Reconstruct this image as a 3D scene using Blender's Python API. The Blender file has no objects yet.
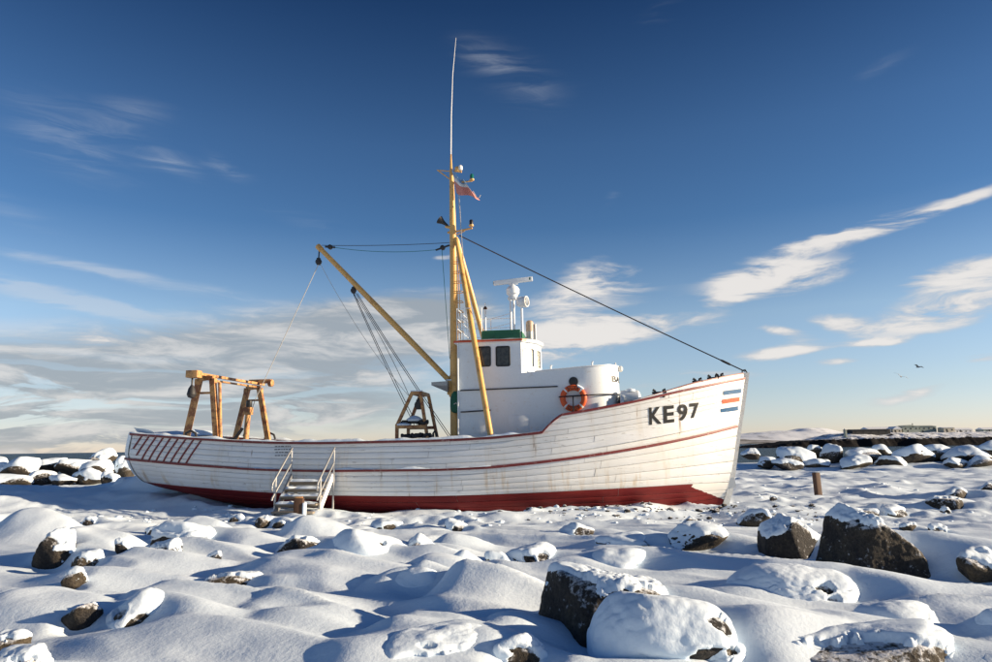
import bpy, bmesh, math, random
import numpy as np
from mathutils import Vector, Matrix, noise as mnoise

# ---------------------------------------------------------------- camera
scene = bpy.context.scene
COL = scene.collection
EYE = Vector((0.0, 0.0, 1.65))
PITCH = math.atan(115.7 / 700.0)
ROLL = math.radians(0.82)
fwd = Vector((0, math.cos(PITCH), math.sin(PITCH)))
rgt = Vector((1, 0, 0))
upv = rgt.cross(fwd)
r2 = rgt * math.cos(ROLL) - upv * math.sin(ROLL)
u2 = upv * math.cos(ROLL) + rgt * math.sin(ROLL)
cam_data = bpy.data.cameras.new('camera')
cam_data.sensor_width = 36.0
cam_data.lens = 36.0 * 700.0 / 992.0
cam_data.clip_start = 0.1
cam_data.clip_end = 120000.0
cam = bpy.data.objects.new('camera', cam_data)
COL.objects.link(cam)
cam.matrix_world = Matrix(((r2.x, u2.x, -fwd.x, EYE.x), (r2.y, u2.y, -fwd.y, EYE.y),
                           (r2.z, u2.z, -fwd.z, EYE.z), (0, 0, 0, 1)))
scene.camera = cam

# ---------------------------------------------------------------- light
SUN_AZ = math.radians(97.0)      # clockwise from +Y: low on the right, a touch behind the camera
SUN_EL = math.radians(13.0)
SUN_STRENGTH = 4.9
SKY_STRENGTH = 0.15
EXPOSURE = 0.95
sun_dir = Vector((math.sin(SUN_AZ) * math.cos(SUN_EL), math.cos(SUN_AZ) * math.cos(SUN_EL), math.sin(SUN_EL)))
sd = bpy.data.lights.new('sun', 'SUN')
sd.energy = SUN_STRENGTH
sd.angle = math.radians(0.5)
sd.color = (1.0, 0.81, 0.57)
so = bpy.data.objects.new('sun', sd)
so.rotation_euler = (-sun_dir).to_track_quat('-Z', 'Y').to_euler()
so.location = (40, -10, 30)
COL.objects.link(so)

scene.view_settings.view_transform = 'Standard'
scene.view_settings.look = 'None'
scene.view_settings.exposure = EXPOSURE
scene.view_settings.gamma = 1.0
scene.view_settings.use_curve_mapping = False
scene.cycles.use_denoising = True
scene.cycles.max_bounces = 6
scene.cycles.diffuse_bounces = 3
scene.cycles.glossy_bounces = 3
scene.cycles.volume_bounces = 0


# ---------------------------------------------------------------- node helper
class NT:
    def __init__(self, tree):
        self.t = tree
        self.n = tree.nodes
        self.l = tree.links

    def node(self, typ, **kw):
        nd = self.n.new(typ)
        for k, v in kw.items():
            setattr(nd, k, v)
        return nd

    def put(self, sock, val):
        if isinstance(val, bpy.types.NodeSocket):
            self.l.new(val, sock)
        elif val is not None:
            sock.default_value = val

    def math(self, op, a, b=None, c=None, clamp=False):
        nd = self.node('ShaderNodeMath', operation=op, use_clamp=clamp)
        self.put(nd.inputs[0], a)
        self.put(nd.inputs[1], b)
        self.put(nd.inputs[2], c)
        return nd.outputs[0]

    def vmath(self, op, a, b=None):
        nd = self.node('ShaderNodeVectorMath', operation=op)
        self.put(nd.inputs[0], a)
        self.put(nd.inputs[1], b)
        return nd.outputs['Value' if op in ('LENGTH', 'DOT_PRODUCT') else 'Vector']

    def mapr(self, v, a, b, c=0.0, d=1.0, smooth=False):
        nd = self.node('ShaderNodeMapRange')
        nd.interpolation_type = 'SMOOTHSTEP' if smooth else 'LINEAR'
        self.put(nd.inputs[0], v)
        for i, x in enumerate((a, b, c, d)):
            self.put(nd.inputs[i + 1], x)
        return nd.outputs[0]

    def noise(self, vec, scale, detail=4.0, rough=0.55, dist=0.0, color=False, dims='3D'):
        nd = self.node('ShaderNodeTexNoise')
        nd.noise_dimensions = dims
        self.put(nd.inputs['Vector'], vec)
        nd.inputs['Scale'].default_value = scale
        nd.inputs['Detail'].default_value = detail
        nd.inputs['Roughness'].default_value = rough
        nd.inputs['Distortion'].default_value = dist
        return nd.outputs['Color' if color else 'Fac']

    def mapping(self, vec, loc=(0, 0, 0), rot=(0, 0, 0), sca=(1, 1, 1), typ='POINT'):
        nd = self.node('ShaderNodeMapping', vector_type=typ)
        self.put(nd.inputs['Vector'], vec)
        nd.inputs['Location'].default_value = loc
        nd.inputs['Rotation'].default_value = rot
        nd.inputs['Scale'].default_value = sca
        return nd.outputs[0]

    def mix(self, f, a, b):
        nd = self.node('ShaderNodeMix', data_type='RGBA')
        self.put(nd.inputs[0], f)
        self.put(nd.inputs[6], a if not isinstance(a, tuple) else (*a[:3], 1.0))
        self.put(nd.inputs[7], b if not isinstance(b, tuple) else (*b[:3], 1.0))
        return nd.outputs[2]

    def sep(self, v):
        nd = self.node('ShaderNodeSeparateXYZ')
        self.put(nd.inputs[0], v)
        return nd.outputs

    def comb(self, x, y, z=0.0):
        nd = self.node('ShaderNodeCombineXYZ')
        self.put(nd.inputs[0], x)
        self.put(nd.inputs[1], y)
        self.put(nd.inputs[2], z)
        return nd.outputs[0]


# ---------------------------------------------------------------- world: daylight sky with clouds
world = bpy.data.worlds.new('World')
scene.world = world
world.cycles.sampling_method = 'MANUAL'
world.cycles.sample_map_resolution = 256
world.use_nodes = True
w = NT(world.node_tree)
w.n.clear()
sky = w.node('ShaderNodeTexSky', sky_type='NISHITA')
sky.sun_disc = False
sky.sun_elevation = SUN_EL
sky.sun_rotation = SUN_AZ
sky.altitude = 0.0
sky.air_density = 1.0
sky.dust_density = 0.1
sky.ozone_density = 3.0
tc = w.node('ShaderNodeTexCoord')
dx, dy, dz = w.sep(tc.outputs['Generated'])[:3]
az = w.math('MULTIPLY', w.math('ARCTAN2', dx, dy), 57.2958)
el = w.math('MULTIPLY', w.math('ARCSINE', dz), 57.2958)
ae = w.comb(az, el)
warp_n = w.noise(w.mapping(ae, sca=(0.11, 0.30, 1)), 1.0, 4.0, 0.6, 0.0, True, '2D')
warp = w.vmath('MULTIPLY', w.vmath('SUBTRACT', warp_n, (0.5, 0.5, 0.5)), (2.4, 0.9, 0.0))
aw = w.vmath('ADD', w.vmath('ADD', ae, (0.0, 0.0, 1.0)), warp)
# (azimuth, elevation, half width, half height, tilt, weight) in degrees
PUFFS = [(22.2, 12.5, 5.2, 1.3, 2, 1.2), (19.6, 11.4, 2.6, 0.8, 14, .7), (11.0, 9.3, 6.8, 1.3, 4, 1.1), (7.0, 11.7, 5.6, 1.9, 8, .7),
         (8.8, 14.0, 4.0, 1.3, 0, .6), (4.0, 8.0, 4.6, 1.4, 0, .95), (27.4, 15.0, 4.6, 0.75, 8, 1.35), (34.3, 15.9, 3.9, 0.6, 13, .8),
         (34.3, 11.4, 3.2, 0.9, 8, 1.05), (33.1, 8.9, 5.4, 1.4, 8, 1.05), (22.2, 6.8, 3.3, 0.55, 2, 1.0), (26.2, 8.6, 1.9, 0.6, -12, .95),
         (22.5, 8.3, 1.9, 0.5, -14, .9), (26.3, 5.8, 2.0, 0.35, 0, .75), (28.7, 7.1, 1.9, 0.3, 0, .75), (30.2, 3.2, 2.6, 0.5, 15, .7),
         (35.4, 5.6, 2.6, 0.35, 0, .7), (-29.8, 7.9, 2.0, 0.6, 0, .9), (-4.2, 15.4, 1.3, 0.25, 4, .5),
         (13.0, 4.5, 7.0, 0.5, 3, .55), (16.0, 5.6, 5.0, 0.35, -4, .5)]
BANK = [(-30.0, 4.6, 13.0, 4.2, 0, .95), (-15.8, 7.6, 11.6, 3.4, 2, 1.15), (-8.5, 10.0, 6.5, 2.2, -4, 1.0), (-34.0, 2.0, 14.0, 2.6, 0, .8),
        (-14.0, 3.2, 12.4, 2.2, 0, .75), (-3.5, 11.3, 4.9, 1.7, 0, .75), (-46.0, 5.5, 10.0, 3.5, 0, .9)]
WISP = [(-28.7, 10.0, 6.0, 0.5, -5, 1.3), (-33.5, 10.9, 6.4, 0.6, -9, 1.3), (-28.0, 12.6, 9.4, 0.5, -7, 1.0), (-33.0, 21.5, 4.5, 2.2, -18, .48),
        (-29.0, 24.0, 3.0, 1.2, 10, .38), (-26.0, 21.2, 2.6, 0.9, -18, .5), (-22.0, 21.4, 1.9, 0.7, -18, .45), (2.5, 29.0, 4.5, 2.2, -25, .30), (-1.0, 31.0, 3.0, 1.5, -25, .25),
        (-14.5, 17.5, 4.0, 0.8, -10, .36), (-37.0, 16.5, 4.0, 1.0, -14, .4), (15.0, 33.0, 3.0, 1.0, 20, .2), (10.0, 19.6, 0.8, 0.5, 20, .35), (31.0, 26.0, 2.5, 0.5, 10, .2)]


def blobs(lst, src):
    tot = None
    for (a, e, hw, hh, tilt, wt) in lst:
        c_, s_ = math.cos(math.radians(tilt)), math.sin(math.radians(tilt))
        px = w.vmath('DOT_PRODUCT', src, (c_ / hw, s_ / hw, -(a * c_ + e * s_) / hw))
        py = w.vmath('DOT_PRODUCT', src, (-s_ / hh, c_ / hh, -(-a * s_ + e * c_) / hh))
        d2 = w.math('MULTIPLY_ADD', py, py, w.math('MULTIPLY', px, px))
        g = w.math('POWER', 0.33, d2)
        tot = w.math('MULTIPLY', g, wt) if tot is None else w.math('MULTIPLY_ADD', g, wt, tot)
    return tot


fine = w.noise(w.mapping(aw, sca=(0.12, 0.62, 1)), 1.0, 7.0, 0.6, 0.3, False, '2D')
streak = w.noise(w.mapping(aw, rot=(0, 0, 0.25), sca=(0.10, 0.9, 1)), 1.0, 5.0, 0.6, 0.6, False, '2D')
puff_v = w.math('MULTIPLY', blobs(PUFFS, aw), w.mapr(fine, 0.30, 0.64, 0.25, 1.35))
puff = w.mapr(puff_v, 0.22, 0.80, 0.0, 0.92, True)
bank_v = w.math('MULTIPLY', blobs(BANK, aw), w.mapr(fine, 0.25, 0.65, 0.65, 1.2))
bank = w.math('MULTIPLY', w.mapr(bank_v, 0.22, 0.95, 0.0, 0.88, True), w.math('SUBTRACT', 1.0, w.math('MULTIPLY', w.mapr(streak, 0.50, 0.62, 0.0, 0.75, True), w.mapr(el, 8.0, 3.0, 0.0, 1.0, True))))
wisp_v = w.math('MULTIPLY', blobs(WISP, aw), w.mapr(streak, 0.30, 0.70, 0.0, 1.5))
wisp = w.mapr(wisp_v, 0.02, 1.1, 0.0, 0.42, True)
# the same broken cloud carries on round the rest of the sky
gen = w.noise(w.vmath('MULTIPLY', tc.outputs['Generated'], (1.0, 1.0, 4.0)), 3.2, 5.0, 0.58, 0.4)
gen_c = w.math('MULTIPLY', w.mapr(gen, 0.52, 0.70, 0.0, 0.7, True), w.mapr(el, 2.0, 20.0, 1.0, 0.05, True))
rest = w.math('MULTIPLY', gen_c, w.mapr(w.math('ABSOLUTE', az), 40.0, 52.0, 0.0, 1.0, True))
# sky colour: deeper blue aloft (polarised winter sky), milky low down
hs = w.node('ShaderNodeHueSaturation')
w.put(hs.inputs['Color'], sky.outputs[0])
hs.inputs['Saturation'].default_value = 1.12
hs.inputs['Hue'].default_value = 0.5
hs.inputs['Value'].default_value = 1.0
ramp = w.node('ShaderNodeValToRGB')
w.put(ramp.inputs[0], w.mapr(el, 0.0, 40.0))
while len(ramp.color_ramp.elements) < 6:
    ramp.color_ramp.elements.new(0.5)
for e_, (p_, c_) in zip(ramp.color_ramp.elements, ((0.0, (.53, .51, .74)), (.10, (.59, .51, .58)), (.25, (.74, .57, .54)), (.44, (.345, .365, .42)), (.60, (.305, .32, .375)), (.86, (.125, .165, .23)))):
    e_.position = p_
    e_.color = (*c_, 1.0)
deep = ramp.outputs[0]
mulc = w.node('ShaderNodeMix', data_type='RGBA', blend_type='MULTIPLY')
mulc.inputs[0].default_value = 1.0
w.put(mulc.inputs[6], hs.outputs[0])
w.put(mulc.inputs[7], deep)
base_sky = mulc.outputs[2]
CLD = 0.53
cl_light = (5.6 * CLD, 5.35 * CLD, 5.1 * CLD)
cl_grey = (3.6 * CLD, 3.7 * CLD, 3.9 * CLD)
cl_bank = (2.3 * CLD, 2.55 * CLD, 2.8 * CLD)
cl_bank_hi = (4.5 * CLD, 4.4 * CLD, 4.3 * CLD)
c1 = w.mix(w.math('MULTIPLY', wisp, 1.0), base_sky, (2.2, 2.35, 2.55))
c1 = w.mix(rest, c1, (2.8, 2.75, 2.7))
c1 = w.mix(bank, c1, w.mix(w.mapr(fine, 0.40, 0.68, 0.0, 1.0, True), cl_bank, cl_bank_hi))
c1 = w.mix(puff, c1, w.mix(w.mapr(w.math('ADD', puff_v, w.math('MULTIPLY', fine, 0.5)), 0.5, 1.3, 0.0, 1.0, True), cl_grey, cl_light))
bg = w.node('ShaderNodeBackground')
w.put(bg.inputs[0], c1)
bg.inputs[1].default_value = SKY_STRENGTH
wo = w.node('ShaderNodeOutputWorld')
w.l.new(bg.outputs[0], wo.inputs[0])

# ---------------------------------------------------------------- materials
MATS = {}


def mat(name):
    m = bpy.data.materials.new(name)
    m.use_nodes = True
    t = NT(m.node_tree)
    b = [x for x in t.n if x.type == 'BSDF_PRINCIPLED'][0]
    MATS[name] = m
    return m, t, b


def bump(t, b, h, strength=0.3, dist=0.02):
    nd = t.node('ShaderNodeBump')
    nd.inputs['Strength'].default_value = strength
    nd.inputs['Distance'].default_value = dist
    t.put(nd.inputs['Height'], h)
    t.l.new(nd.outputs[0], b.inputs['Normal'])


def paint(name, col, wear=(0.30, 0.17, 0.08), amount=0.3, rough=0.45, scale=6.0, metal=0.0, var=0.12, thr=0.72):
    m, t, b = mat(name)
    tc = t.node('ShaderNodeTexCoord')
    o = tc.outputs['Object']
    n1 = t.noise(o, scale, 6, 0.65)
    n2 = t.noise(o, scale * 5, 4, 0.6)
    tint = t.mix(t.mapr(n2, 0.3, 0.7), tuple(c * (1 - var) for c in col), tuple(min(1, c * (1 + var)) for c in col))
    f = t.math('MULTIPLY', t.mapr(t.math('ADD', n1, t.math('MULTIPLY', n2, 0.3)), thr, thr + 0.14, 0, 1, True), amount)
    t.put(b.inputs['Base Color'], t.mix(f, tint, wear))
    b.inputs['Roughness'].default_value = rough
    b.inputs['Metallic'].default_value = metal
    bump(t, b, n2, 0.15, 0.01)
    return m


# snow
def snow_mat(name, ripple=True):
    m, t, b = mat(name)
    g = t.node('ShaderNodeNewGeometry')
    p = g.outputs['Position']
    big = t.noise(p, 0.7, 4, 0.5)
    t.put(b.inputs['Base Color'], t.mix(t.mapr(big, 0.35, 0.65), (0.68, 0.78, 0.88), (0.73, 0.82, 0.91)))
    b.inputs['Roughness'].default_value = 0.7
    b.inputs['Specular IOR Level'].default_value = 0.25
    b.inputs['Subsurface Weight'].default_value = 0.0
    a = t.noise(p, 26.0, 5, 0.62)
    c = t.noise(p, 140.0, 2, 0.6)
    wv = t.noise(t.mapping(p, rot=(0, 0, 0.35), sca=(1.2, 9.0, 5.0)), 1.0, 4, 0.55, 0.4)
    lump = t.noise(p, 6.5, 4, 0.6)
    h = t.math('ADD', t.math('MULTIPLY', a, 0.16), t.math('MULTIPLY', c, 0.07))
    h = t.math('ADD', h, t.math('MULTIPLY', wv, 0.55 if ripple else 0.2))
    h = t.math('ADD', h, t.math('MULTIPLY', lump, 0.5))
    bump(t, b, h, 0.34, 0.04)
    return m


snow_mat('snow')
snow_mat('snow_cap', False)

# basalt rock
m, t, b = mat('rock')
tc = t.node('ShaderNodeTexCoord')
oi = t.node('ShaderNodeObjectInfo')
g = t.node('ShaderNodeNewGeometry')
p = g.outputs['Position']
n1 = t.noise(p, 3.5, 6, 0.6)
n2 = t.noise(p, 30.0, 5, 0.65)
n3 = t.noise(p, 11.0, 5, 0.6)
dark = t.mix(t.mapr(n2, 0.3, 0.7), (0.012, 0.0115, 0.012), (0.040, 0.036, 0.034))
tan = t.mix(t.mapr(n2, 0.3, 0.7), (0.055, 0.042, 0.028), (0.16, 0.125, 0.08))
basec = t.mix(t.math('MULTIPLY', t.mapr(t.math('ADD', n1, t.math('MULTIPLY', oi.outputs['Random'], 0.35)), 0.54, 0.86), 0.6), dark, tan)
nz = t.sep(g.outputs['Normal'])[2]
fr = t.mapr(t.math('ADD', t.math('ADD', t.math('MULTIPLY', nz, 0.30), t.math('MULTIPLY', n3, 0.75)), t.math('MULTIPLY', n2, 0.55)), 0.78, 1.0, 0, 0.85, True)
b.inputs['Specular IOR Level'].default_value = 0.25
t.put(b.inputs['Base Color'], t.mix(fr, basec, (0.80, 0.82, 0.86)))
b.inputs['Roughness'].default_value = 0.8
bump(t, b, t.math('ADD', n2, n3), 0.8, 0.03)


# white hull planking with plank grain, chipped paint and rust weeps
def hull_white(name):
    m, t, b = mat(name)
    tc = t.node('ShaderNodeTexCoord')
    oi = t.node('ShaderNodeObjectInfo')
    o = tc.outputs['Object']
    x, y, z = t.sep(o)[:3]
    streak = t.noise(t.mapping(o, sca=(5.0, 1.0, 0.55)), 1.0, 5, 0.6)
    patch = t.noise(t.mapping(o, sca=(0.9, 1, 1.1)), 1.0, 3, 0.5)
    grain = t.noise(t.mapping(o, sca=(1.6, 1.6, 42.0)), 1.0, 4, 0.55)
    chip = t.noise(t.mapping(o, sca=(4.0, 4, 16.0)), 1.0, 6, 0.7)
    col = t.mix(t.mapr(patch, 0.35, 0.7), (0.78, 0.795, 0.81), (0.72, 0.715, 0.70))
    col = t.mix(t.math('MULTIPLY', oi.outputs['Random'], 0.35), col, (0.66, 0.645, 0.60))
    band = t.mapr(z, 1.35, 0.75, 0.25, 1.0, True)
    f1 = t.math('MULTIPLY', t.math('MULTIPLY', t.mapr(streak, 0.50, 0.70, 0, 1, True), t.mapr(patch, 0.4, 0.6)), band)
    col = t.mix(t.math('MULTIPLY', f1, 0.75), col, (0.50, 0.35, 0.17))
    f3 = t.mapr(streak, 0.675, 0.72, 0, 0.7, True)
    col = t.mix(f3, col, (0.20, 0.12, 0.065))
    f2 = t.mapr(t.math('ADD', t.math('MULTIPLY', grain, 0.55), t.math('MULTIPLY', chip, 0.55)), 0.655, 0.70, 0, 0.75, True)
    col = t.mix(f2, col, (0.30, 0.27, 0.235))
    t.put(b.inputs['Base Color'], col)
    b.inputs['Roughness'].default_value = 0.5
    bump(t, b, t.math('ADD', grain, chip), 0.5, 0.012)


hull_white('hull_white')

m, t, b = mat('hull_red')
tc = t.node('ShaderNodeTexCoord')
o = tc.outputs['Object']
x, y, z = t.sep(o)[:3]
n1 = t.noise(t.mapping(o, sca=(1.0, 1, 2.5)), 1.5, 5, 0.6)
n2 = t.noise(t.mapping(o, sca=(3, 3, 14)), 2.0, 5, 0.65)
col = t.mix(t.mapr(n1, 0.3, 0.7), (0.125, 0.010, 0.012), (0.185, 0.018, 0.016))
col = t.mix(t.mapr(n2, 0.63, 0.72, 0, 0.6, True), col, (0.08, 0.035, 0.025))
# the antifouling runs out towards the stem in a ragged edge over white primer
edge = t.math('ADD', t.math('MULTIPLY', t.math('SUBTRACT', x, 5.35), -0.40), t.math('MULTIPLY', n2, 0.10))
edge = t.math('ADD', edge, 0.43)
bare = t.math('MULTIPLY', t.math('GREATER_THAN', z, edge), t.math('GREATER_THAN', x, t.math('ADD', 5.15, t.math('MULTIPLY', n2, 0.2))))
col = t.mix(bare, col, (0.76, 0.74, 0.70))
t.put(b.inputs['Base Color'], col)
b.inputs['Roughness'].default_value = 0.6
b.inputs['Specular IOR Level'].default_value = 0.2
bump(t, b, t.math('ADD', n2, n1), 0.4, 0.012)

paint('red_trim', (0.17, 0.018, 0.018), (0.62, 0.58, 0.54), 0.35, 0.5, 7.0)
paint('house_white', (0.76, 0.80, 0.83), (0.50, 0.40, 0.27), 0.30, 0.42, 5.5, 0, 0.03, 0.74)
paint('stem_white', (0.62, 0.62, 0.60), (0.40, 0.33, 0.22), 0.6, 0.55, 3.0)
paint('mast_yellow', (0.66, 0.385, 0.12), (0.26, 0.11, 0.04), 0.55, 0.4, 4.0, 0, .12, 0.68)
paint('gallows_rust', (0.52, 0.28, 0.105), (0.22, 0.075, 0.03), 0.9, 0.6, 5.0, 0, .3, 0.60)
paint('dark_iron', (0.025, 0.024, 0.025), (0.10, 0.05, 0.03), 0.5, 0.55)
paint('black_paint', (0.014, 0.014, 0.016), (0.05, 0.05, 0.05), 0.2, 0.4)
paint('grey_metal', (0.36, 0.36, 0.35), (0.26, 0.17, 0.10), 0.6, 0.4, 5.0, 0.35)
paint('galvanised', (0.42, 0.42, 0.42), (0.28, 0.2, 0.13), 0.5, 0.38, 6.0, 0.6)
paint('green_canvas', (0.016, 0.115, 0.062), (0.012, 0.06, 0.035), 0.6, 0.7, 9.0)
paint('stack_tan', (0.42, 0.31, 0.22), (0.30, 0.16, 0.10), 0.5, 0.5)
paint('weathered_wood', (0.235, 0.175, 0.115), (0.10, 0.07, 0.045), 0.7, 0.75, 8.0)
paint('post_wood', (0.075, 0.036, 0.02), (0.06, 0.03, 0.018), 0.8, 0.75, 10.0)
paint('stair_wood', (0.26, 0.22, 0.175), (0.12, 0.09, 0.06), 0.7, 0.75, 8.0)
paint('buoy_orange', (0.72, 0.105, 0.018), (0.5, 0.2, 0.1), 0.3, 0.5, 9.0)
paint('buoy_white', (0.78, 0.77, 0.74), (0.5, 0.45, 0.4), 0.3, 0.5)
paint('stripe_blue', (0.010, 0.085, 0.20), (0.5, 0.5, 0.5), 0.25, 0.45, 9.0)
paint('stripe_orange', (0.60, 0.095, 0.035), (0.7, 0.65, 0.6), 0.3, 0.45, 9.0)
paint('letter_black', (0.012, 0.012, 0.012), (0.25, 0.24, 0.22), 0.3, 0.5, 9.0)
paint('letter_grey', (0.16, 0.16, 0.165), (0.4, 0.4, 0.4), 0.3, 0.6, 9.0)
paint('wire_dark', (0.035, 0.028, 0.026), (0.09, 0.05, 0.03), 0.4, 0.5)
paint('rope_pale', (0.50, 0.47, 0.42), (0.3, 0.27, 0.22), 0.3, 0.8)
paint('rope_green', (0.02, 0.16, 0.11), (0.02, 0.10, 0.08), 0.3, 0.8)
paint('seam_dark', (0.50, 0.48, 0.44), (0.07, 0.06, 0.05), 1.0, 0.8, 2.6)
paint('deck_wood', (0.28, 0.25, 0.20), (0.15, 0.12, 0.09), 0.5, 0.8)
paint('flag_blue', (0.24, 0.40, 0.60), (0.3, 0.4, 0.55), 0.3, 0.8)
paint('flag_white', (0.72, 0.71, 0.70), (0.6, 0.6, 0.6), 0.3, 0.8)
paint('flag_red', (0.60, 0.24, 0.20), (0.6, 0.35, 0.3), 0.3, 0.8)
paint('lamp_green', (0.01, 0.12, 0.10), (0.01, 0.08, 0.06), 0.2, 0.2)
paint('gull_white', (0.35, 0.35, 0.36), (0.15, 0.15, 0.16), 0.6, 0.8)
paint('far_dark', (0.035, 0.034, 0.034), (0.07, 0.06, 0.055), 0.5, 0.8, 0.2)
paint('far_cream', (0.55, 0.50, 0.40), (0.4, 0.36, 0.3), 0.3, 0.8, 0.2)
paint('far_green', (0.30, 0.34, 0.30), (0.25, 0.27, 0.24), 0.3, 0.8, 0.2)
paint('far_white', (0.72, 0.72, 0.70), (0.5, 0.48, 0.44), 0.3, 0.8, 0.2)
paint('roof_snow', (0.80, 0.82, 0.86), (0.7, 0.72, 0.76), 0.3, 0.8, 0.2)

m, t, b = mat('glass_dark')
tc = t.node('ShaderNodeTexCoord')
nn = t.noise(tc.outputs['Object'], 9.0, 5, 0.6)
t.put(b.inputs['Base Color'], t.mix(t.mapr(nn, 0.4, 0.7), (0.018, 0.018, 0.019), (0.075, 0.07, 0.06)))
b.inputs['Roughness'].default_value = 0.12
m, t, b = mat('glass_frost')
tc = t.node('ShaderNodeTexCoord')
nn = t.noise(tc.outputs['Object'], 22.0, 5, 0.7)
t.put(b.inputs['Base Color'], t.mix(t.mapr(nn, 0.47, 0.56), (0.60, 0.57, 0.50), (0.10, 0.10, 0.07)))
b.inputs['Roughness'].default_value = 0.35
m, t, b = mat('lamp_glass')
b.inputs['Base Color'].default_value = (0.12, 0.13, 0.10, 1)
b.inputs['Roughness'].default_value = 0.05
b.inputs['Metallic'].default_value = 0.7

# sea
m, t, b = mat('sea')
g = t.node('ShaderNodeNewGeometry')
p = g.outputs['Position']
n1 = t.noise(t.mapping(p, sca=(0.25, 0.6, 1)), 1.0, 6, 0.65)
n2 = t.noise(t.mapping(p, sca=(0.02, 0.06, 1)), 1.0, 5, 0.6)
t.put(b.inputs['Base Color'], t.mix(t.mapr(n2, 0.35, 0.65), (0.010, 0.024, 0.034), (0.020, 0.042, 0.052)))
b.inputs['Roughness'].default_value = 0.35
b.inputs['Specular IOR Level'].default_value = 0.25
b.inputs['IOR'].default_value = 1.33
bump(t, b, n1, 1.0, 1.6)

# mountains: snow with bare ribs
m, t, b = mat('mountain')
g = t.node('ShaderNodeNewGeometry')
p = g.outputs['Position']
n1 = t.noise(t.mapping(p, sca=(0.004, 0.004, 0.012)), 1.0, 7, 0.62)
t.put(b.inputs['Base Color'], t.mix(t.mapr(n1, 0.52, 0.66), (0.78, 0.81, 0.86), (0.32, 0.34, 0.38)))
b.inputs['Roughness'].default_value = 0.9
m, t, b = mat('far_shore')
g = t.node('ShaderNodeNewGeometry')
n1 = t.noise(t.mapping(g.outputs['Position'], sca=(0.01, 0.01, 0.06)), 1.0, 6, 0.6)
t.put(b.inputs['Base Color'], t.mix(t.mapr(n1, 0.4, 0.65), (0.10, 0.095, 0.09), (0.34, 0.34, 0.35)))
b.inputs['Roughness'].default_value = 0.9
m, t, b = mat('spit_ground')
g = t.node('ShaderNodeNewGeometry')
p = g.outputs['Position']
n1 = t.noise(t.mapping(p, sca=(0.12, 0.12, 0.5)), 1.0, 7, 0.65)
nz = t.sep(g.outputs['Normal'])[2]
sn = t.mapr(t.math('ADD', nz, t.math('MULTIPLY', t.math('SUBTRACT', n1, 0.5), 0.5)), 0.90, 0.97, 0, 1, True)
sn = t.math('MULTIPLY', sn, t.mapr(t.math('ADD', t.sep(p)[2], t.math('MULTIPLY', n1, 3.0)), 4.6, 6.2, 0, 1, True))
t.put(b.inputs['Base Color'], t.mix(sn, t.mix(n1, (0.008, 0.008, 0.009), (0.024, 0.022, 0.022)), (0.76, 0.79, 0.84)))
b.inputs['Roughness'].default_value = 0.9
bump(t, b, n1, 0.8, 1.5)
b.inputs['Specular IOR Level'].default_value = 0.05


# ---------------------------------------------------------------- mesh helpers
def tag(o, label=None, cat=None, group=None, kind=None):
    if label:
        o['label'] = label
    if cat:
        o['category'] = cat
    if group:
        o['group'] = group
    if kind:
        o['kind'] = kind
    return o


def link(name, me, material=None, parent=None, smooth=True):
    if material is not None and not me.materials:
        me.materials.append(MATS[material])
    if smooth:
        me.polygons.foreach_set('use_smooth', [True] * len(me.polygons))
    o = bpy.data.objects.new(name, me)
    COL.objects.link(o)
    if parent is not None:
        o.parent = parent
    return o


def mesh_np(verts, faces):
    me = bpy.data.meshes.new('mesh')
    me.from_pydata([tuple(map(float, v)) for v in verts], [], [tuple(map(int, f)) for f in faces])
    me.update()
    return me


def empty(name, loc=(0, 0, 0), rz=0.0):
    o = bpy.data.objects.new(name, None)
    o.empty_display_size = 0.2
    o.location = loc
    o.rotation_euler = (0, 0, rz)
    COL.objects.link(o)
    return o


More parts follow.
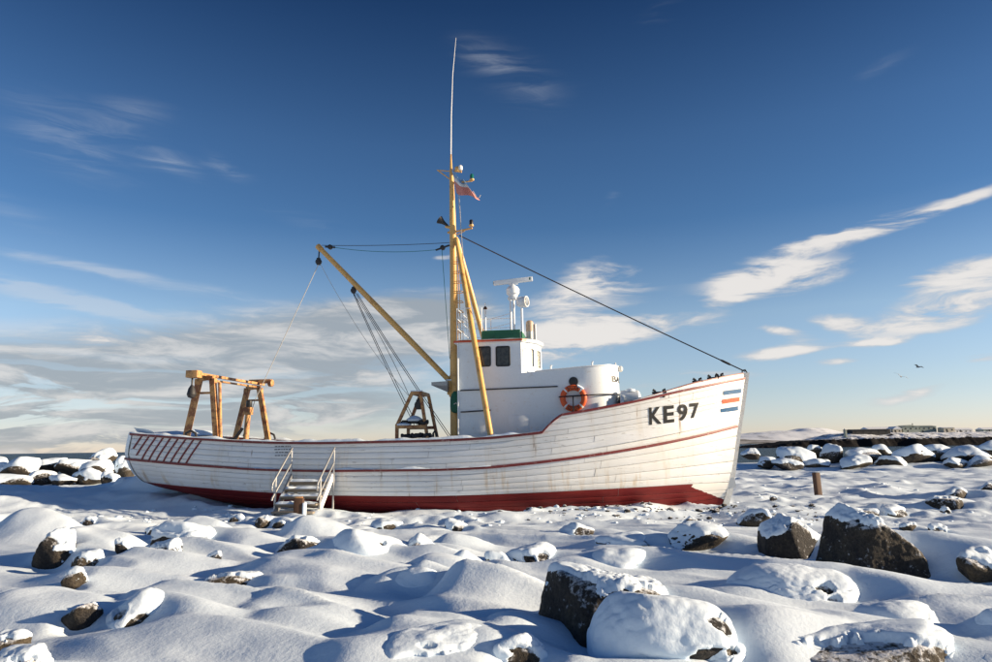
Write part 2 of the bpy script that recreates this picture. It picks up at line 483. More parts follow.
class MB:
    def __init__(self):
        self.v = []
        self.f = []

    def add(self, vs, fs):
        k = len(self.v)
        self.v += [tuple(p) for p in vs]
        self.f += [tuple(i + k for i in f) for f in fs]
        return self

    def box(self, c, s, rz=0.0, M=None, bev=0.0):
        x, y, z = (d / 2 for d in s)
        if bev <= 0:
            vs = [Vector((i * x, j * y, k * z)) for k in (-1, 1) for j in (-1, 1) for i in (-1, 1)]
            fs = [(0, 2, 3, 1), (4, 5, 7, 6), (0, 1, 5, 4), (2, 6, 7, 3), (0, 4, 6, 2), (1, 3, 7, 5)]
        else:
            bm = bmesh.new()
            bmesh.ops.create_cube(bm, size=1.0)
            for v in bm.verts:
                v.co = Vector((v.co.x * 2 * x, v.co.y * 2 * y, v.co.z * 2 * z))
            bmesh.ops.bevel(bm, geom=list(bm.edges), offset=bev, segments=2, affect='EDGES', profile=0.6)
            bm.verts.index_update()
            vs = [v.co.copy() for v in bm.verts]
            fs = [[v.index for v in f.verts] for f in bm.faces]
            bm.free()
        if M is None:
            M = Matrix.Rotation(rz, 3, 'Z')
        return self.add([M @ p + Vector(c) for p in vs], fs)

    def bar(self, a, b, wd, ht, side=(0, 1, 0)):
        a, b = Vector(a), Vector(b)
        d = (b - a).normalized()
        s = Vector(side) - d * d.dot(Vector(side))
        s.normalize()
        n = d.cross(s)
        vs = []
        for p in (a, b):
            for i, j in ((-1, -1), (1, -1), (1, 1), (-1, 1)):
                vs.append(p + s * i * wd / 2 + n * j * ht / 2)
        return self.add(vs, [(0, 1, 2, 3), (7, 6, 5, 4), (0, 4, 5, 1), (1, 5, 6, 2), (2, 6, 7, 3), (3, 7, 4, 0)])

    def tube(self, pts, rad, seg=10, cap=True, closed=False):
        pts = [Vector(p) for p in pts]
        n = len(pts)
        if not isinstance(rad, (list, tuple)):
            rad = [rad] * n
        vs, fs = [], []
        ref = None
        for i, p in enumerate(pts):
            if closed:
                d = pts[(i + 1) % n] - pts[i - 1]
            else:
                d = pts[min(i + 1, n - 1)] - pts[max(i - 1, 0)]
            d.normalize()
            if ref is None:
                ref = Vector((0, 0, 1)) if abs(d.z) < 0.9 else Vector((1, 0, 0))
            s = ref - d * d.dot(ref)
            s.normalize()
            ref = s
            q = d.cross(s)
            for k in range(seg):
                a = 2 * math.pi * k / seg
                vs.append(p + (s * math.cos(a) + q * math.sin(a)) * rad[i])
        m_ = n if closed else n - 1
        for i in range(m_):
            for k in range(seg):
                i2 = (i + 1) % n
                fs.append((i * seg + k, i * seg + (k + 1) % seg, i2 * seg + (k + 1) % seg, i2 * seg + k))
        if cap and not closed:
            fs.append(tuple(reversed(range(seg))))
            fs.append(tuple(range((n - 1) * seg, n * seg)))
        return self.add(vs, fs)

    def lathe(self, prof, c=(0, 0, 0), seg=20, M=None):
        vs, fs = [], []
        for r, z in prof:
            for k in range(seg):
                a = 2 * math.pi * k / seg
                p = Vector((r * math.cos(a), r * math.sin(a), z))
                vs.append((M @ p if M else p) + Vector(c))
        for i in range(len(prof) - 1):
            for k in range(seg):
                fs.append((i * seg + k, i * seg + (k + 1) % seg, (i + 1) * seg + (k + 1) % seg, (i + 1) * seg + k))
        fs.append(tuple(reversed(range(seg))))
        fs.append(tuple(range((len(prof) - 1) * seg, len(prof) * seg)))
        return self.add(vs, fs)

    def prism(self, poly, z0, z1):
        n = len(poly)
        f0 = (lambda x, y: z0) if not callable(z0) else z0
        f1 = (lambda x, y: z1) if not callable(z1) else z1
        vs = [(x, y, f0(x, y)) for x, y in poly] + [(x, y, f1(x, y)) for x, y in poly]
        fs = [tuple(reversed(range(n))), tuple(range(n, 2 * n))]
        fs += [(i, (i + 1) % n, (i + 1) % n + n, i + n) for i in range(n)]
        return self.add(vs, fs)

    def build(self, name, material, parent=None, smooth=None):
        me = bpy.data.meshes.new(name)
        me.from_pydata(self.v, [], self.f)
        bm = bmesh.new()
        bm.from_mesh(me)
        bmesh.ops.recalc_face_normals(bm, faces=list(bm.faces))
        bm.to_mesh(me)
        bm.free()
        o = link(name, me, material, parent, smooth=True)
        if smooth is not True:
            try:
                me.set_sharp_from_angle(angle=math.radians(35))
            except Exception:
                pass
        return o


def sag(a, b, drop, n=14):
    a, b = Vector(a), Vector(b)
    return [a.lerp(b, i / n) + Vector((0, 0, -4 * drop * (i / n) * (1 - i / n))) for i in range(n + 1)]


def text_mesh(txt, size, bold=0.0, spacing=1.0):
    cu = bpy.data.curves.new('t', 'FONT')
    cu.body = txt
    cu.size = size
    cu.offset = bold
    cu.space_character = spacing
    cu.resolution_u = 4
    ob = bpy.data.objects.new('t', cu)
    COL.objects.link(ob)
    dg = bpy.context.evaluated_depsgraph_get()
    me = bpy.data.meshes.new_from_object(ob.evaluated_get(dg))
    bpy.data.objects.remove(ob)
    bpy.data.curves.remove(cu)
    me.materials.clear()
    return me


# vectorised value noise for the terrain
def vnoise(x, y, seed=0):
    xi = np.floor(x).astype(np.int64)
    yi = np.floor(y).astype(np.int64)
    xf, yf = x - xi, y - yi
    u = xf * xf * xf * (xf * (xf * 6 - 15) + 10)
    v = yf * yf * yf * (yf * (yf * 6 - 15) + 10)

    def hsh(a, b):
        h = (a * 374761393 + b * 668265263 + seed * 974634777) & 0xFFFFFFFF
        h = ((h ^ (h >> 13)) * 1274126177) & 0xFFFFFFFF
        return ((h ^ (h >> 16)) & 0xFFFF) / 65535.0
    a, b_, c, d = hsh(xi, yi), hsh(xi + 1, yi), hsh(xi, yi + 1), hsh(xi + 1, yi + 1)
    return (a * (1 - u) + b_ * u) * (1 - v) + (c * (1 - u) + d * u) * v


def fbm(x, y, octv=4, seed=0, gain=0.5):
    s, a, tot = 0.0, 1.0, 0.0
    for i in range(octv):
        s = s + a * vnoise(x * 2 ** i + 17.3 * i, y * 2 ** i - 9.1 * i, seed + i)
        tot += a
        a *= gain
    return s / tot


def vnoise3(p, seed=0):
    pi = np.floor(p).astype(np.int64)
    f = p - pi
    f = f * f * f * (f * (f * 6 - 15) + 10)

    def hsh(a, b, c):
        h = (a * 374761393 + b * 668265263 + c * 2147483647 + seed * 974634777) & 0xFFFFFFFF
        h = ((h ^ (h >> 13)) * 1274126177) & 0xFFFFFFFF
        h = ((h ^ (h >> 15)) * 2246822519) & 0xFFFFFFFF
        return ((h ^ (h >> 16)) & 0xFFFF) / 32767.5 - 1.0
    out = 0
    for i in (0, 1):
        for j in (0, 1):
            for k in (0, 1):
                wgt = (f[:, 0] if i else 1 - f[:, 0]) * (f[:, 1] if j else 1 - f[:, 1]) * (f[:, 2] if k else 1 - f[:, 2])
                out = out + wgt * hsh(pi[:, 0] + i, pi[:, 1] + j, pi[:, 2] + k)
    return out


def sstep(a, b, x):
    q = np.clip((x - a) / (b - a), 0, 1)
    return q * q * (3 - 2 * q)


# ================================================================= SETTING
# boulders: x, y, half width, half depth, top height, snow cover, bare patches (direction, radius), label
BOULDERS = [
    (1.0, 6.38, 0.67, 0.48, 0.59, 0.36, [(-1, -0.3, 0.1, 0.55), (0.05, -1, -0.05, 0.5), (0.5, -0.7, 0.35, 0.35), (-0.2, -1, -0.5, 0.5)], 'large dark boulder in the foreground, its near face half bare under a thick snow crust'),
    (1.35, 5.83, 0.63, 0.45, 0.48, 1.1, [(0.45, -0.75, 0.45, 0.14), (0.35, -0.9, -0.2, 0.3)], 'big smooth snow-covered boulder just right of the large dark foreground boulder'),
    (1.65, 5.56, 0.23, 0.16, 0.24, 0.8, [(0.3, -0.6, 0.7, 0.25)], 'small snow-frosted rock at the bottom edge below the big smooth snow mound'),
    (2.76, 5.73, 0.67, 0.48, 0.14, 0.62, [(-0.2, -1, 0, 0.75), (-0.6, -0.8, 0, 0.5)], 'bottom-edge boulder with a bare dark arched front under wavy snow, right side'),
    (3.01, 7.54, 0.68, 0.49, 0.45, 1.1, [(0.35, -0.8, 0.45, 0.2), (0.4, -0.9, 0.05, 0.12)], 'rounded snow-covered boulder with a dark notch, below the brown-sided boulder'),
    (4.83, 9.25, 0.74, 0.53, 0.81, 0.3, [(-0.1, -1, 0, 0.75), (-0.8, -0.5, 0.1, 0.6), (0.5, -0.85, -0.1, 0.6)], 'big black tilted slab boulder with snow on its sloping top, right side'),
    (4.27, 10.77, 0.54, 0.39, 0.57, 0.42, [(0.75, -0.6, 0.2, 0.55), (0.1, -1, -0.2, 0.45)], 'brown-sided boulder just left of the big black tilted slab'),
    (5.17, 14.53, 0.34, 0.24, 0.34, 0.45, [(-0.5, -0.8, 0.3, 0.7)], 'dark rock with a snowy lap peeking out behind the brown-sided boulder'),
    (3.12, 11.54, 0.47, 0.34, 0.39, 0.55, [(0.2, -1, -0.1, 0.55), (0.7, -0.7, -0.2, 0.4)], 'snow-capped dark boulder below the red bow, left of the brown-sided boulder'),
    (3.91, 14.81, 0.18, 0.13, 0.17, 0.3, [(0, -1, 0.3, 0.8)], 'small dark rock poking up behind the snow-capped boulder below the bow'),
    (1.99, 11.77, 0.5, 0.36, 0.27, 0.75, [(0.85, -0.5, 0.1, 0.45)], 'low snow-backed rock with a dark right end, left of the snow-capped boulder below the bow'),
    (1.53, 9.75, 0.52, 0.38, 0.27, 0.85, [(0.85, -0.5, 0.05, 0.35)], 'low snow-covered rock with a brown right end, above the large dark foreground boulder'),
    (1.46, 13.68, 0.35, 0.25, 0.18, 0.5, [(0.5, -0.8, 0.2, 0.6)], 'flat dark rock in the trampled snow below the middle of the hull'),
    (0.49, 10.34, 0.41, 0.3, 0.25, 0.8, [(-0.2, -0.9, 0.3, 0.2), (0.4, -0.8, 0.4, 0.25)], 'snow-dusted low rock above and left of the large dark foreground boulder'),
    (-0.01, 10.13, 0.19, 0.14, 0.2, 0.75, [(-0.7, -0.7, 0, 0.35)], 'little snowy rock with a dark left edge, left of the snow-dusted low rock'),
    (-0.85, 14.38, 0.25, 0.18, 0.18, 0.5, [(0.5, -0.8, 0.2, 0.6)], 'small grey rock in open snow below the middle of the hull'),
    (-1.26, 11.38, 0.34, 0.25, 0.28, 0.8, [(0, -0.9, 0.3, 0.35)], 'snowy knob with one dark spot, in the drifts below the mast'),
    (-0.41, 9.87, 0.24, 0.17, 0.24, 0.8, [(0.5, -0.8, -0.1, 0.35)], 'snowy hump with a dark foot beside the little snowy rock'),
    (-0.99, 8.11, 0.34, 0.25, 0.38, 0.85, [(0.4, -0.85, -0.2, 0.3)], 'snow-covered boulder with a dark bare foot, below the mast'),
    (-0.48, 5.76, 0.52, 0.37, 0.34, 0.95, [(-0.15, -0.8, 0.45, 0.1), (-0.25, -0.9, 0.1, 0.16), (0.0, -0.95, 0.2, 0.08)], 'snow-crusted boulder with small black pits at the bottom edge, left of centre'),
    (0.18, 5.63, 0.25, 0.18, 0.21, 0.7, [(0, -1, 0.2, 0.5)], 'dark-nosed rock at the bottom edge in front of the large dark foreground boulder'),
    (-2.0, 11.05, 0.57, 0.41, 0.41, 0.93, [(0.6, -0.6, 0.5, 0.15)], 'smooth shaded snow dome below the wooden stairs and to the right'),
    (-2.33, 14.93, 0.35, 0.25, 0.17, 0.6, [(0.5, -0.8, 0.2, 0.5)], 'flat half-buried rock between the snow dome and the hull'),
    (-4.95, 15.39, 0.25, 0.18, 0.26, 0.3, [(-0.2, -1, 0.2, 0.8)], 'small bare grey rock in the snow in front of the stairs'),
    (-4.51, 14.96, 0.19, 0.14, 0.19, 0.5, [(-0.2, -1, 0.2, 0.7)], 'thin dark rock tip right beside the small bare grey rock'),
    (-3.26, 11.92, 0.47, 0.34, 0.26, 0.45, [(0, -1, 0, 0.8)], 'low dark rock shelf in the drifts below the stairs'),
    (-3.14, 8.52, 0.38, 0.27, 0.32, 0.25, [(-0.2, -1, 0.1, 0.9)], 'bare brown rock at the left end of a bright drift, left of centre'),
    (-5.4, 12.76, 0.64, 0.46, 0.46, 0.7, [(-0.6, -0.75, -0.2, 0.4), (0.4, -0.9, -0.35, 0.5)], 'broad snow-topped rock with a dark underside below the striped stern'),
    (-6.02, 16.5, 0.25, 0.18, 0.19, 0.55, [(-0.3, -0.8, 0.4, 0.6)], 'small flat dark rock near the foot of the stairs, left of them'),
    (-6.43, 10.57, 0.39, 0.28, 0.5, 0.42, [(-0.6, -0.8, 0, 0.7), (0, -0.7, 0.7, 0.3)], 'tawny rock with a snowy back near the left edge'),
    (-5.72, 10.07, 0.25, 0.18, 0.29, 0.45, [(-0.5, -0.9, 0.1, 0.65)], 'grey rock right of the tawny rock near the left edge'),
    (-5.43, 10.38, 0.11, 0.08, 0.13, 0.6, [(0, -1, 0.1, 0.6)], 'tiny brown rock in the drift right of the grey rock'),
    (-5.18, 11.14, 0.33, 0.24, 0.25, 0.4, [(-0.3, -0.9, 0.2, 0.7)], 'dark brown rock below the broad snow-topped rock'),
    (-6.94, 14.58, 0.2, 0.14, 0.15, 0.6, [(0, -1, 0.2, 0.6)], 'tiny half-buried rock just left of the broad snow-topped rock'),
    (-9.24, 16.29, 0.2, 0.15, 0.15, 0.6, [(0, -0.9, 0.3, 0.6)], 'tiny dark rock alone on the blue-shaded snow left of the stern'),
    (-4.13, 10.53, 0.12, 0.09, 0.1, 0.5, [(0, -0.9, 0.3, 0.7)], 'tiny dark rock above the bare brown rock'),
    (-3.9, 6.92, 0.19, 0.14, 0.28, 0.12, [(0, -1, 0.1, 1.0)], 'dark leaning rock between snow mounds at lower left'),
    (-3.49, 7.01, 0.37, 0.27, 0.31, 0.8, [(0.5, -0.8, 0.1, 0.25), (-0.1, -0.8, 0.5, 0.2)], 'snow-frosted boulder right of the dark leaning rock at lower left'),
    (-4.9, 8.39, 0.15, 0.11, 0.1, 0.6, [(0, -1, 0.1, 0.6)], 'small brown rock at the foot of a drift, above the dark leaning rock'),
    (-4.13, 6.25, 0.21, 0.15, 0.14, 0.4, [(0, -1, 0.1, 0.8)], 'brown rock cut by the left edge near the bottom'),
    (-3.56, 5.62, 0.28, 0.2, 0.18, 0.6, [(0.2, -1, 0.2, 0.7)], 'dark rock under snow in the bottom left corner'),
    (5.75, 8.7, 0.35, 0.25, 0.34, 0.6, [(-0.8, -0.6, 0.1, 0.55)], 'dark-ended snowy boulder at the right edge, level with the black tilted slab'),
    (3.97, 5.88, 0.25, 0.18, 0.3, 1.1, [], 'smooth blue-shaded snow dome cut by the right edge'),
    (3.58, 6.58, 0.39, 0.28, 0.26, 0.92, [(0.3, -0.9, -0.3, 0.15)], 'snow-covered hump above the bottom-edge boulder on the right'),
    (7.45, 13.22, 0.18, 0.13, 0.22, 0.5, [(0.4, -0.9, 0.1, 0.6)], 'snow-topped rock just right of the black tilted slab, left of two'),
    (7.88, 13.01, 0.16, 0.11, 0.13, 0.5, [(-0.2, -0.9, 0.3, 0.6)], 'snow-topped rock just right of the black tilted slab, right of two'),
    (8.2, 16.36, 0.39, 0.28, 0.14, 0.5, [(0, -0.9, 0.3, 0.6)], 'flat rock on the snow behind the black tilted slab'),
    (8.92, 16.49, 0.39, 0.28, 0.18, 0.6, [(0.7, -0.7, 0.2, 0.5)], 'flat snow-dusted slab in the kerb row, nearest to the black tilted slab'),
    (10.58, 17.29, 0.54, 0.39, 0.35, 0.25, [(0.2, -1, 0.1, 0.9)], 'longest bare dark slab in the row of flat rocks edging the track'),
    (12.91, 20.27, 0.44, 0.32, 0.32, 0.45, [(0.2, -1, 0.1, 0.7)], 'dark slab just behind the longest bare slab of the track edge'),
    (15.48, 22.67, 0.35, 0.26, 0.3, 0.35, [(0.2, -1, 0.1, 0.8)], 'dark slab of the track edge at the right border of the picture'),
    (10.2, 16.42, 0.13, 0.09, 0.13, 0.5, [(0.4, -0.9, 0.1, 0.7)], 'small stone in front of the longest bare slab of the track edge'),
    (7.53, 19.7, 0.13, 0.1, 0.21, 0.4, [(0, -1, 0.2, 0.8)], 'small dark stone alone on the snow left of the wooden post'),
    (-11.71, 22.12, 0.57, 0.41, 0.52, 0.72, [(-0.6, -0.7, -0.3, 0.5)], 'snow-capped rock on open snow just left of the stern'),
    (-11.11, 23.2, 0.22, 0.16, 0.61, 0.5, [(0, -1, 0, 0.7)], 'small stone tucked under the red stern, left one'),
    (-10.61, 22.92, 0.26, 0.18, 0.56, 0.55, [(0, -1, 0, 0.7)], 'small stone tucked under the red stern, right one'),
    (-12.67, 25.4, 0.33, 0.24, 0.73, 0.85, [(0, -1, -0.2, 0.3)], 'snowy lump of rock touching the curved stern'),
]

# breakwater boulders: x, y, half width, foot height, top height
RIDGE_WEST = [
    (-23.13, 33.0, 0.58, 0.33, 1.37),
    (-21.78, 32.5, 0.80, 0.34, 1.31),
    (-21.70, 34.5, 0.80, 0.57, 1.37),
    (-20.18, 31.5, 0.62, 0.15, 0.88),
    (-20.16, 34.0, 0.81, 0.52, 1.35),
    (-19.53, 35.0, 0.66, 0.85, 1.67),
    (-18.17, 32.5, 0.64, 0.42, 1.17),
    (-18.84, 31.0, 0.59, 0.16, 0.70),
    (-18.03, 31.5, 0.66, 0.20, 0.84),
    (-16.58, 30.5, 0.36, 0.19, 0.69),
    (-17.36, 33.0, 0.51, 0.16, 1.38),
    (-20.79, 30.5, 0.70, 0.13, 0.67),
]
RIDGE_EAST = [
    (16.48, 46.0, 0.58, 0.64, 1.27),
    (17.74, 43.0, 1.11, 0.09, 1.38),
    (19.48, 44.0, 0.52, 0.39, 1.35),
    (20.37, 43.5, 0.79, 0.21, 1.34),
    (21.81, 43.0, 1.14, 0.15, 1.38),
    (23.51, 43.5, 0.64, 0.23, 1.36),
    (24.43, 42.0, 1.09, -0.03, 1.34),
    (26.28, 43.0, 0.90, 0.20, 1.32),
    (27.50, 42.0, 1.26, 0.10, 1.42),
    (28.95, 42.0, 0.94, 0.13, 1.40),
    (15.95, 42.5, 0.54, 0.06, 0.70),
    (16.85, 41.5, 0.70, 0.03, 0.65),
    (18.94, 42.0, 0.71, 0.04, 0.61),
    (20.38, 41.0, 0.86, 0.05, 0.72),
    (23.01, 41.5, 0.81, -0.00, 0.62),
    (25.94, 40.5, 0.71, -0.01, 0.59),
    (27.41, 40.5, 0.82, -0.03, 0.63),
]

# wind-packed snow humps: x, y, half width, height
HUMPS = [(-9.17, 14.16, 0.86, 0.49), (-6.35, 11.23, 0.77, 0.36), (-5.03, 10.03, 0.88, 0.22), (-4.76, 8.91, 0.95, 0.18), (-4.60, 7.41, 0.63, 0.22), (-3.43, 7.57, 0.66, 0.19), (-2.92, 6.26, 1.07, 0.13), (-4.89, 11.66, 0.72, 0.19), (-5.60, 13.39, 0.60, 0.40), (-2.43, 9.10, 1.14, 0.31), (-2.86, 7.77, 0.71, 0.15), (-2.07, 7.42, 0.52, 0.15), (-1.77, 6.69, 0.55, 0.11), (-0.61, 6.16, 0.55, 0.21), (-0.74, 9.10, 0.47, 0.21), (-0.18, 7.63, 0.60, 0.38), (0.18, 6.08, 0.50, 0.21), (1.60, 10.27, 0.63, 0.20), (3.15, 7.77, 0.72, 0.41), (3.46, 7.36, 1.40, 0.19), (3.06, 6.20, 0.71, 0.15), (-3.58, 13.86, 0.62, 0.31), (-0.73, 12.11, 0.40, 0.20)]


BOAT_O = Vector((0.0, 20.2, 0.0))
PSI = math.radians(8)
BH = Vector((math.cos(PSI), -math.sin(PSI), 0))
BN = Vector((math.sin(PSI), math.cos(PSI), 0))


def boat_w(s, b, z):
    return BOAT_O + BH * s + BN * b + Vector((0, 0, z))


def ridge_y(x):
    return np.interp(x, [-80, -24, -15, 0, 15, 24, 30, 90], [30, 33.5, 35, 41, 46, 43.5, 43, 43])


def terrain_h(X, Y):
    Z = np.zeros_like(X)
    # broad form
    Z += 0.10 * (fbm(X * 0.16, Y * 0.22, 3, 5) - 0.5)
    near = 1 - sstep(12.5, 16.5, Y + 0.10 * np.abs(X))
    mid = sstep(12, 16, Y)
    # drifts: long tongues lying across the view, steeper lee to the right
    TH = math.radians(20)
    ct, stt = math.cos(TH), math.sin(TH)
    wx = X + 0.5 * (fbm(X * 0.35, Y * 0.5, 2, 21) - 0.5)
    wy = Y + 0.6 * (fbm(X * 0.30, Y * 0.3, 2, 33) - 0.5)
    wu, wv = wx * ct - wy * stt, wx * stt + wy * ct          # along and across the wind-laid crests
    rid = 1 - np.abs(2 * fbm(wu * 0.26, wv * 0.95, 2, 40) - 1)
    Z += near * 0.15 * (rid ** 2.0 - 0.35)
    rid2 = 1 - np.abs(2 * fbm(wu * 0.55, wv * 1.9, 2, 61) - 1)
    Z += near * 0.05 * (rid2 ** 2 - 0.35)

    def drift(x0, y0, ul, ur, vn, vf, h, pw=1.4):
        ex, ey = X - x0, Y - y0
        u_, v_ = ex * ct - ey * stt, ex * stt + ey * ct
        d_ = (np.where(u_ > 0, u_ / ur, u_ / ul)) ** 2 + (np.where(v_ > 0, v_ / vf, v_ / vn)) ** 2
        return h * np.exp(-d_ ** pw)
    hmax = np.zeros_like(X)
    wob = 1 + 0.3 * (fbm(X * 1.3, Y * 1.6, 2, 9) - .5)
    for (hx, hy, hw, hh) in HUMPS:
        hmax = np.maximum(hmax, drift(hx - 0.1 * hw, hy + .15, hw * 0.75, hw * 1.55, 0.45 + 0.30 * hw, 0.30 + 0.12 * hw, hh) * wob)
    for (bx, by, rx, ry, hh, cov, _p, _l) in BOULDERS:
        # the drift buries the lee (right, far) side and tails away; the near left face stays open
        big = min(1.0, rx / 0.35)
        k = (0.40 + 0.34 * min(cov, 1.0)) * (0.5 + 0.5 * big)
        hmax = np.maximum(hmax, drift(bx + 0.45 * rx, by + 0.15 * ry, rx * 0.85, rx * (1.2 + 1.2 * big), ry * 0.95, ry * 1.3, hh * k) * wob)
        # low apron all round
        d2 = ((X - bx) / (rx * 1.25)) ** 2 + ((Y - by) / (ry * 1.4)) ** 2
        hmax = np.maximum(hmax, hh * (0.26 * cov if cov < 0.85 else 0.62) * np.exp(-(d2 * (1.2 if cov < 0.85 else 0.75)) ** 1.2))
    Z = Z + hmax
    # the wind scours a hollow against the near left foot of every stone that shows bare rock
    for (bx, by, rx, ry, hh, cov, pt_, _l) in BOULDERS:
        if not pt_:
            continue
        px_ = sum(q[0] for q in pt_) / len(pt_)
        g_ = np.exp(-(((X - bx - 0.45 * px_ * rx) / (rx * 1.05)) ** 2 + ((Y - by + 1.0 * ry) / (ry * 0.95)) ** 2) ** 1.3)
        Z = Z - g_ * np.clip(Z + 0.02, 0, None) * (0.95 if cov < 0.5 else 0.85 if cov < 0.8 else 0.5)
    # trampled snow round the boat and along the track on the right
    tr = mid * (1 - sstep(24, 30, Y)) 
    far = sstep(13, 17, Y) * (1 - sstep(38, 46, Y))
    Z += far * 0.16 * (fbm(X * 0.55, Y * 0.8, 3, 71) - 0.5)
    Z += far * 0.10 * (fbm(X * 1.6, Y * 2.0, 3, 73) - 0.5)
    tram = sstep(0.42, 0.6, fbm(X * 0.22, Y * 0.22, 2, 82))
    Z += tr * 0.09 * (0.35 + 0.65 * tram) * (fbm(X * 3.6, Y * 3.6, 2, 75) - 0.5)
    rid3 = 1 - np.abs(2 * fbm(wx * 0.30 + wy * 0.05, wy * 0.55, 3, 47) - 1)
    Z += far * 0.22 * (rid3 ** 3 - 0.3)
    # bank rising to the left behind and beside the stern
    lb = sstep(-5.5, -10.8, X) * sstep(17.6, 20.8, Y)
    Z += lb * 0.50 * (1 - 0.7 * sstep(23, 28, Y))
    # a low drift against the hull
    s = (X - BOAT_O.x) * BH.x + (Y - BOAT_O.y) * BH.y
    b = (X - BOAT_O.x) * BN.x + (Y - BOAT_O.y) * BN.y
    along = sstep(-10, -6, s) * (1 - sstep(2, 5.5, s))
    Z += 0.03 * along * np.exp(-((b + 2.5) / 0.9) ** 2) * (0.5 + fbm(X * 0.8, Y * 0.8, 2, 13))
    Z += 0.18 * np.exp(-((s + 4.6) / 1.3) ** 2 - ((b + 3.0) / 0.8) ** 2)
    # rubble bank carrying the breakwater stones, then down to the sea
    ry_ = ridge_y(X)
    dr = Y - ry_
    Z += np.where(X < 0, 0.25, 0.45) * sstep(-5.0, -0.5, dr) + 0.26 * (fbm(X * 0.5, Y * 0.5, 3, 90) - .5) * sstep(-12, -4, dr)
    Z -= 5.5 * sstep(1.0, 10.0, dr)
    # flat strip of the track beyond the stones at the right
    return Z


def graded(stops):
    out = [stops[0][0]]
    for (a, sa), (b, sb) in zip(stops[:-1], stops[1:]):
        x = a
        while x < b - 1e-6:
            k = (x - a) / (b - a)
            x += sa + (sb - sa) * k
            out.append(min(x, b))
    return np.array(sorted(set(np.round(out, 4))))


gx = graded([(-320, 40), (-70, 4), (-32, 0.45), (-14, 0.12), (-7, 0.055), (7, 0.055), (14, 0.10), (34, 0.4), (80, 4), (320, 40)])
gy = graded([(-300, 40), (-40, 8), (0, 0.8), (4.6, 0.06), (10, 0.05), (15, 0.07), (23, 0.14), (34, 0.3), (50, 0.5), (62, 2)])
GX, GY = np.meshgrid(gx, gy)
GZ = terrain_h(GX, GY)
nx_, ny_ = len(gx), len(gy)
verts = np.stack([GX.ravel(), GY.ravel(), GZ.ravel()], 1).astype(np.float32)
idx = np.arange(nx_ * ny_).reshape(ny_, nx_)
quads = np.stack([idx[:-1, :-1].ravel(), idx[:-1, 1:].ravel(), idx[1:, 1:].ravel(), idx[1:, :-1].ravel()], 1)
me = bpy.data.meshes.new('snow_ground')
me.vertices.add(len(verts))
me.vertices.foreach_set('co', verts.ravel())
me.loops.add(quads.size)
me.loops.foreach_set('vertex_index', quads.ravel().astype(np.int32))
me.polygons.add(len(quads))
me.polygons.foreach_set('loop_start', np.arange(0, quads.size, 4, dtype=np.int32))
me.update(calc_edges=True)
me.validate()
ground = link('snow_ground', me, 'snow')
tag(ground, kind='structure')


def ground_z(x, y):
    return float(terrain_h(np.array([[float(x)]]), np.array([[float(y)]]))[0, 0])


# sea
sv = [(-60000, 20, -3), (60000, 20, -3), (60000, 60000, -3), (-60000, 60000, -3)]
sea = link('sea', mesh_np(sv, [(0, 1, 2, 3)]), 'sea', None, False)
tag(sea, kind='structure')


def terrain_strip(name, xs, ys, hf, material):
    XX, YY = np.meshgrid(xs, ys)
    ZZ = hf(XX, YY)
    n, k = len(xs), len(ys)
    ii = np.arange(n * k).reshape(k, n)
    q = np.stack([ii[:-1, :-1].ravel(), ii[:-1, 1:].ravel(), ii[1:, 1:].ravel(), ii[1:, :-1].ravel()], 1)
    o = link(name, mesh_np(np.stack([XX.ravel(), YY.ravel(), ZZ.ravel()], 1), q), material)
    tag(o, kind='structure')
    return o


def mt_h(X, Y):
    t_ = X / Y
    env = np.interp(t_, [.10, .22, .33, .36, .40, .44, .47, .53, .60, .75, 1.0], [40, 150, 175, 205, 250, 258, 215, 120, 90, 60, 40])
    prof = np.clip(1 - np.abs(Y - 12600) / 1500, 0, 1) ** 0.8
    return -4 + env * prof * (0.72 + 0.5 * fbm(X * 0.0016, Y * 0.0016, 5, 3)) 


terrain_strip('mountains', np.linspace(1200, 13000, 260), np.linspace(11100, 14100, 40), mt_h, 'mountain')


def shore_h(X, Y):
    t_ = X / Y
    env = np.interp(t_, [.15, .2, .34, .38, .42, .46, .6, 1.2], [0, 30, 32, 24, 15, 12, 14, 10])
    prof = np.clip(1 - np.abs(Y - 4250) / 260, 0, 1) ** 0.6
    return -4 + env * prof * (0.6 + 0.8 * fbm(X * 0.006, Y * 0.006, 4, 8))


terrain_strip('far_shore', np.linspace(500, 5000, 160), np.linspace(3990, 4510, 14), shore_h, 'far_shore')


def spit_h(X, Y):
    # low rocky point: dark face to the water, snow field behind
    env = np.interp(X, [225, 262, 290, 330, 400, 700], [0, 4.5, 7.4, 9.0, 8.6, 8.6])
    yy = Y - 640 - 6 * (fbm(X * 0.05, Y * 0.0, 3, 4) - .5) * 2
    face = sstep(-6, 7, yy)
    z = -4.2 + env * face + env * 0.58 * sstep(10, 46, yy) * sstep(300, 345, X) - 14 * sstep(80, 110, yy)
    return z + 1.6 * (fbm(X * 0.18, Y * 0.18, 4, 6) - 0.5) * face + 2.6 * (fbm(X * 0.42, Y * 0.42, 2, 16) - 0.5) * face * (1 - sstep(8, 22, yy))


terrain_strip('rocky_headland', np.linspace(222, 700, 420), np.linspace(625, 755, 60), spit_h, 'spit_ground')


# ================================================================= BOULDERS
def ico(sub):
    bm = bmesh.new()
    bmesh.ops.create_icosphere(bm, subdivisions=sub, radius=1.0)
    v = np.array([p.co[:] for p in bm.verts])
    f = [[q.index for q in fc.verts] for fc in bm.faces]
    bm.free()
    return v, np.array(f)


ICO = {k: ico(k) for k in (3, 4, 5, 6)}


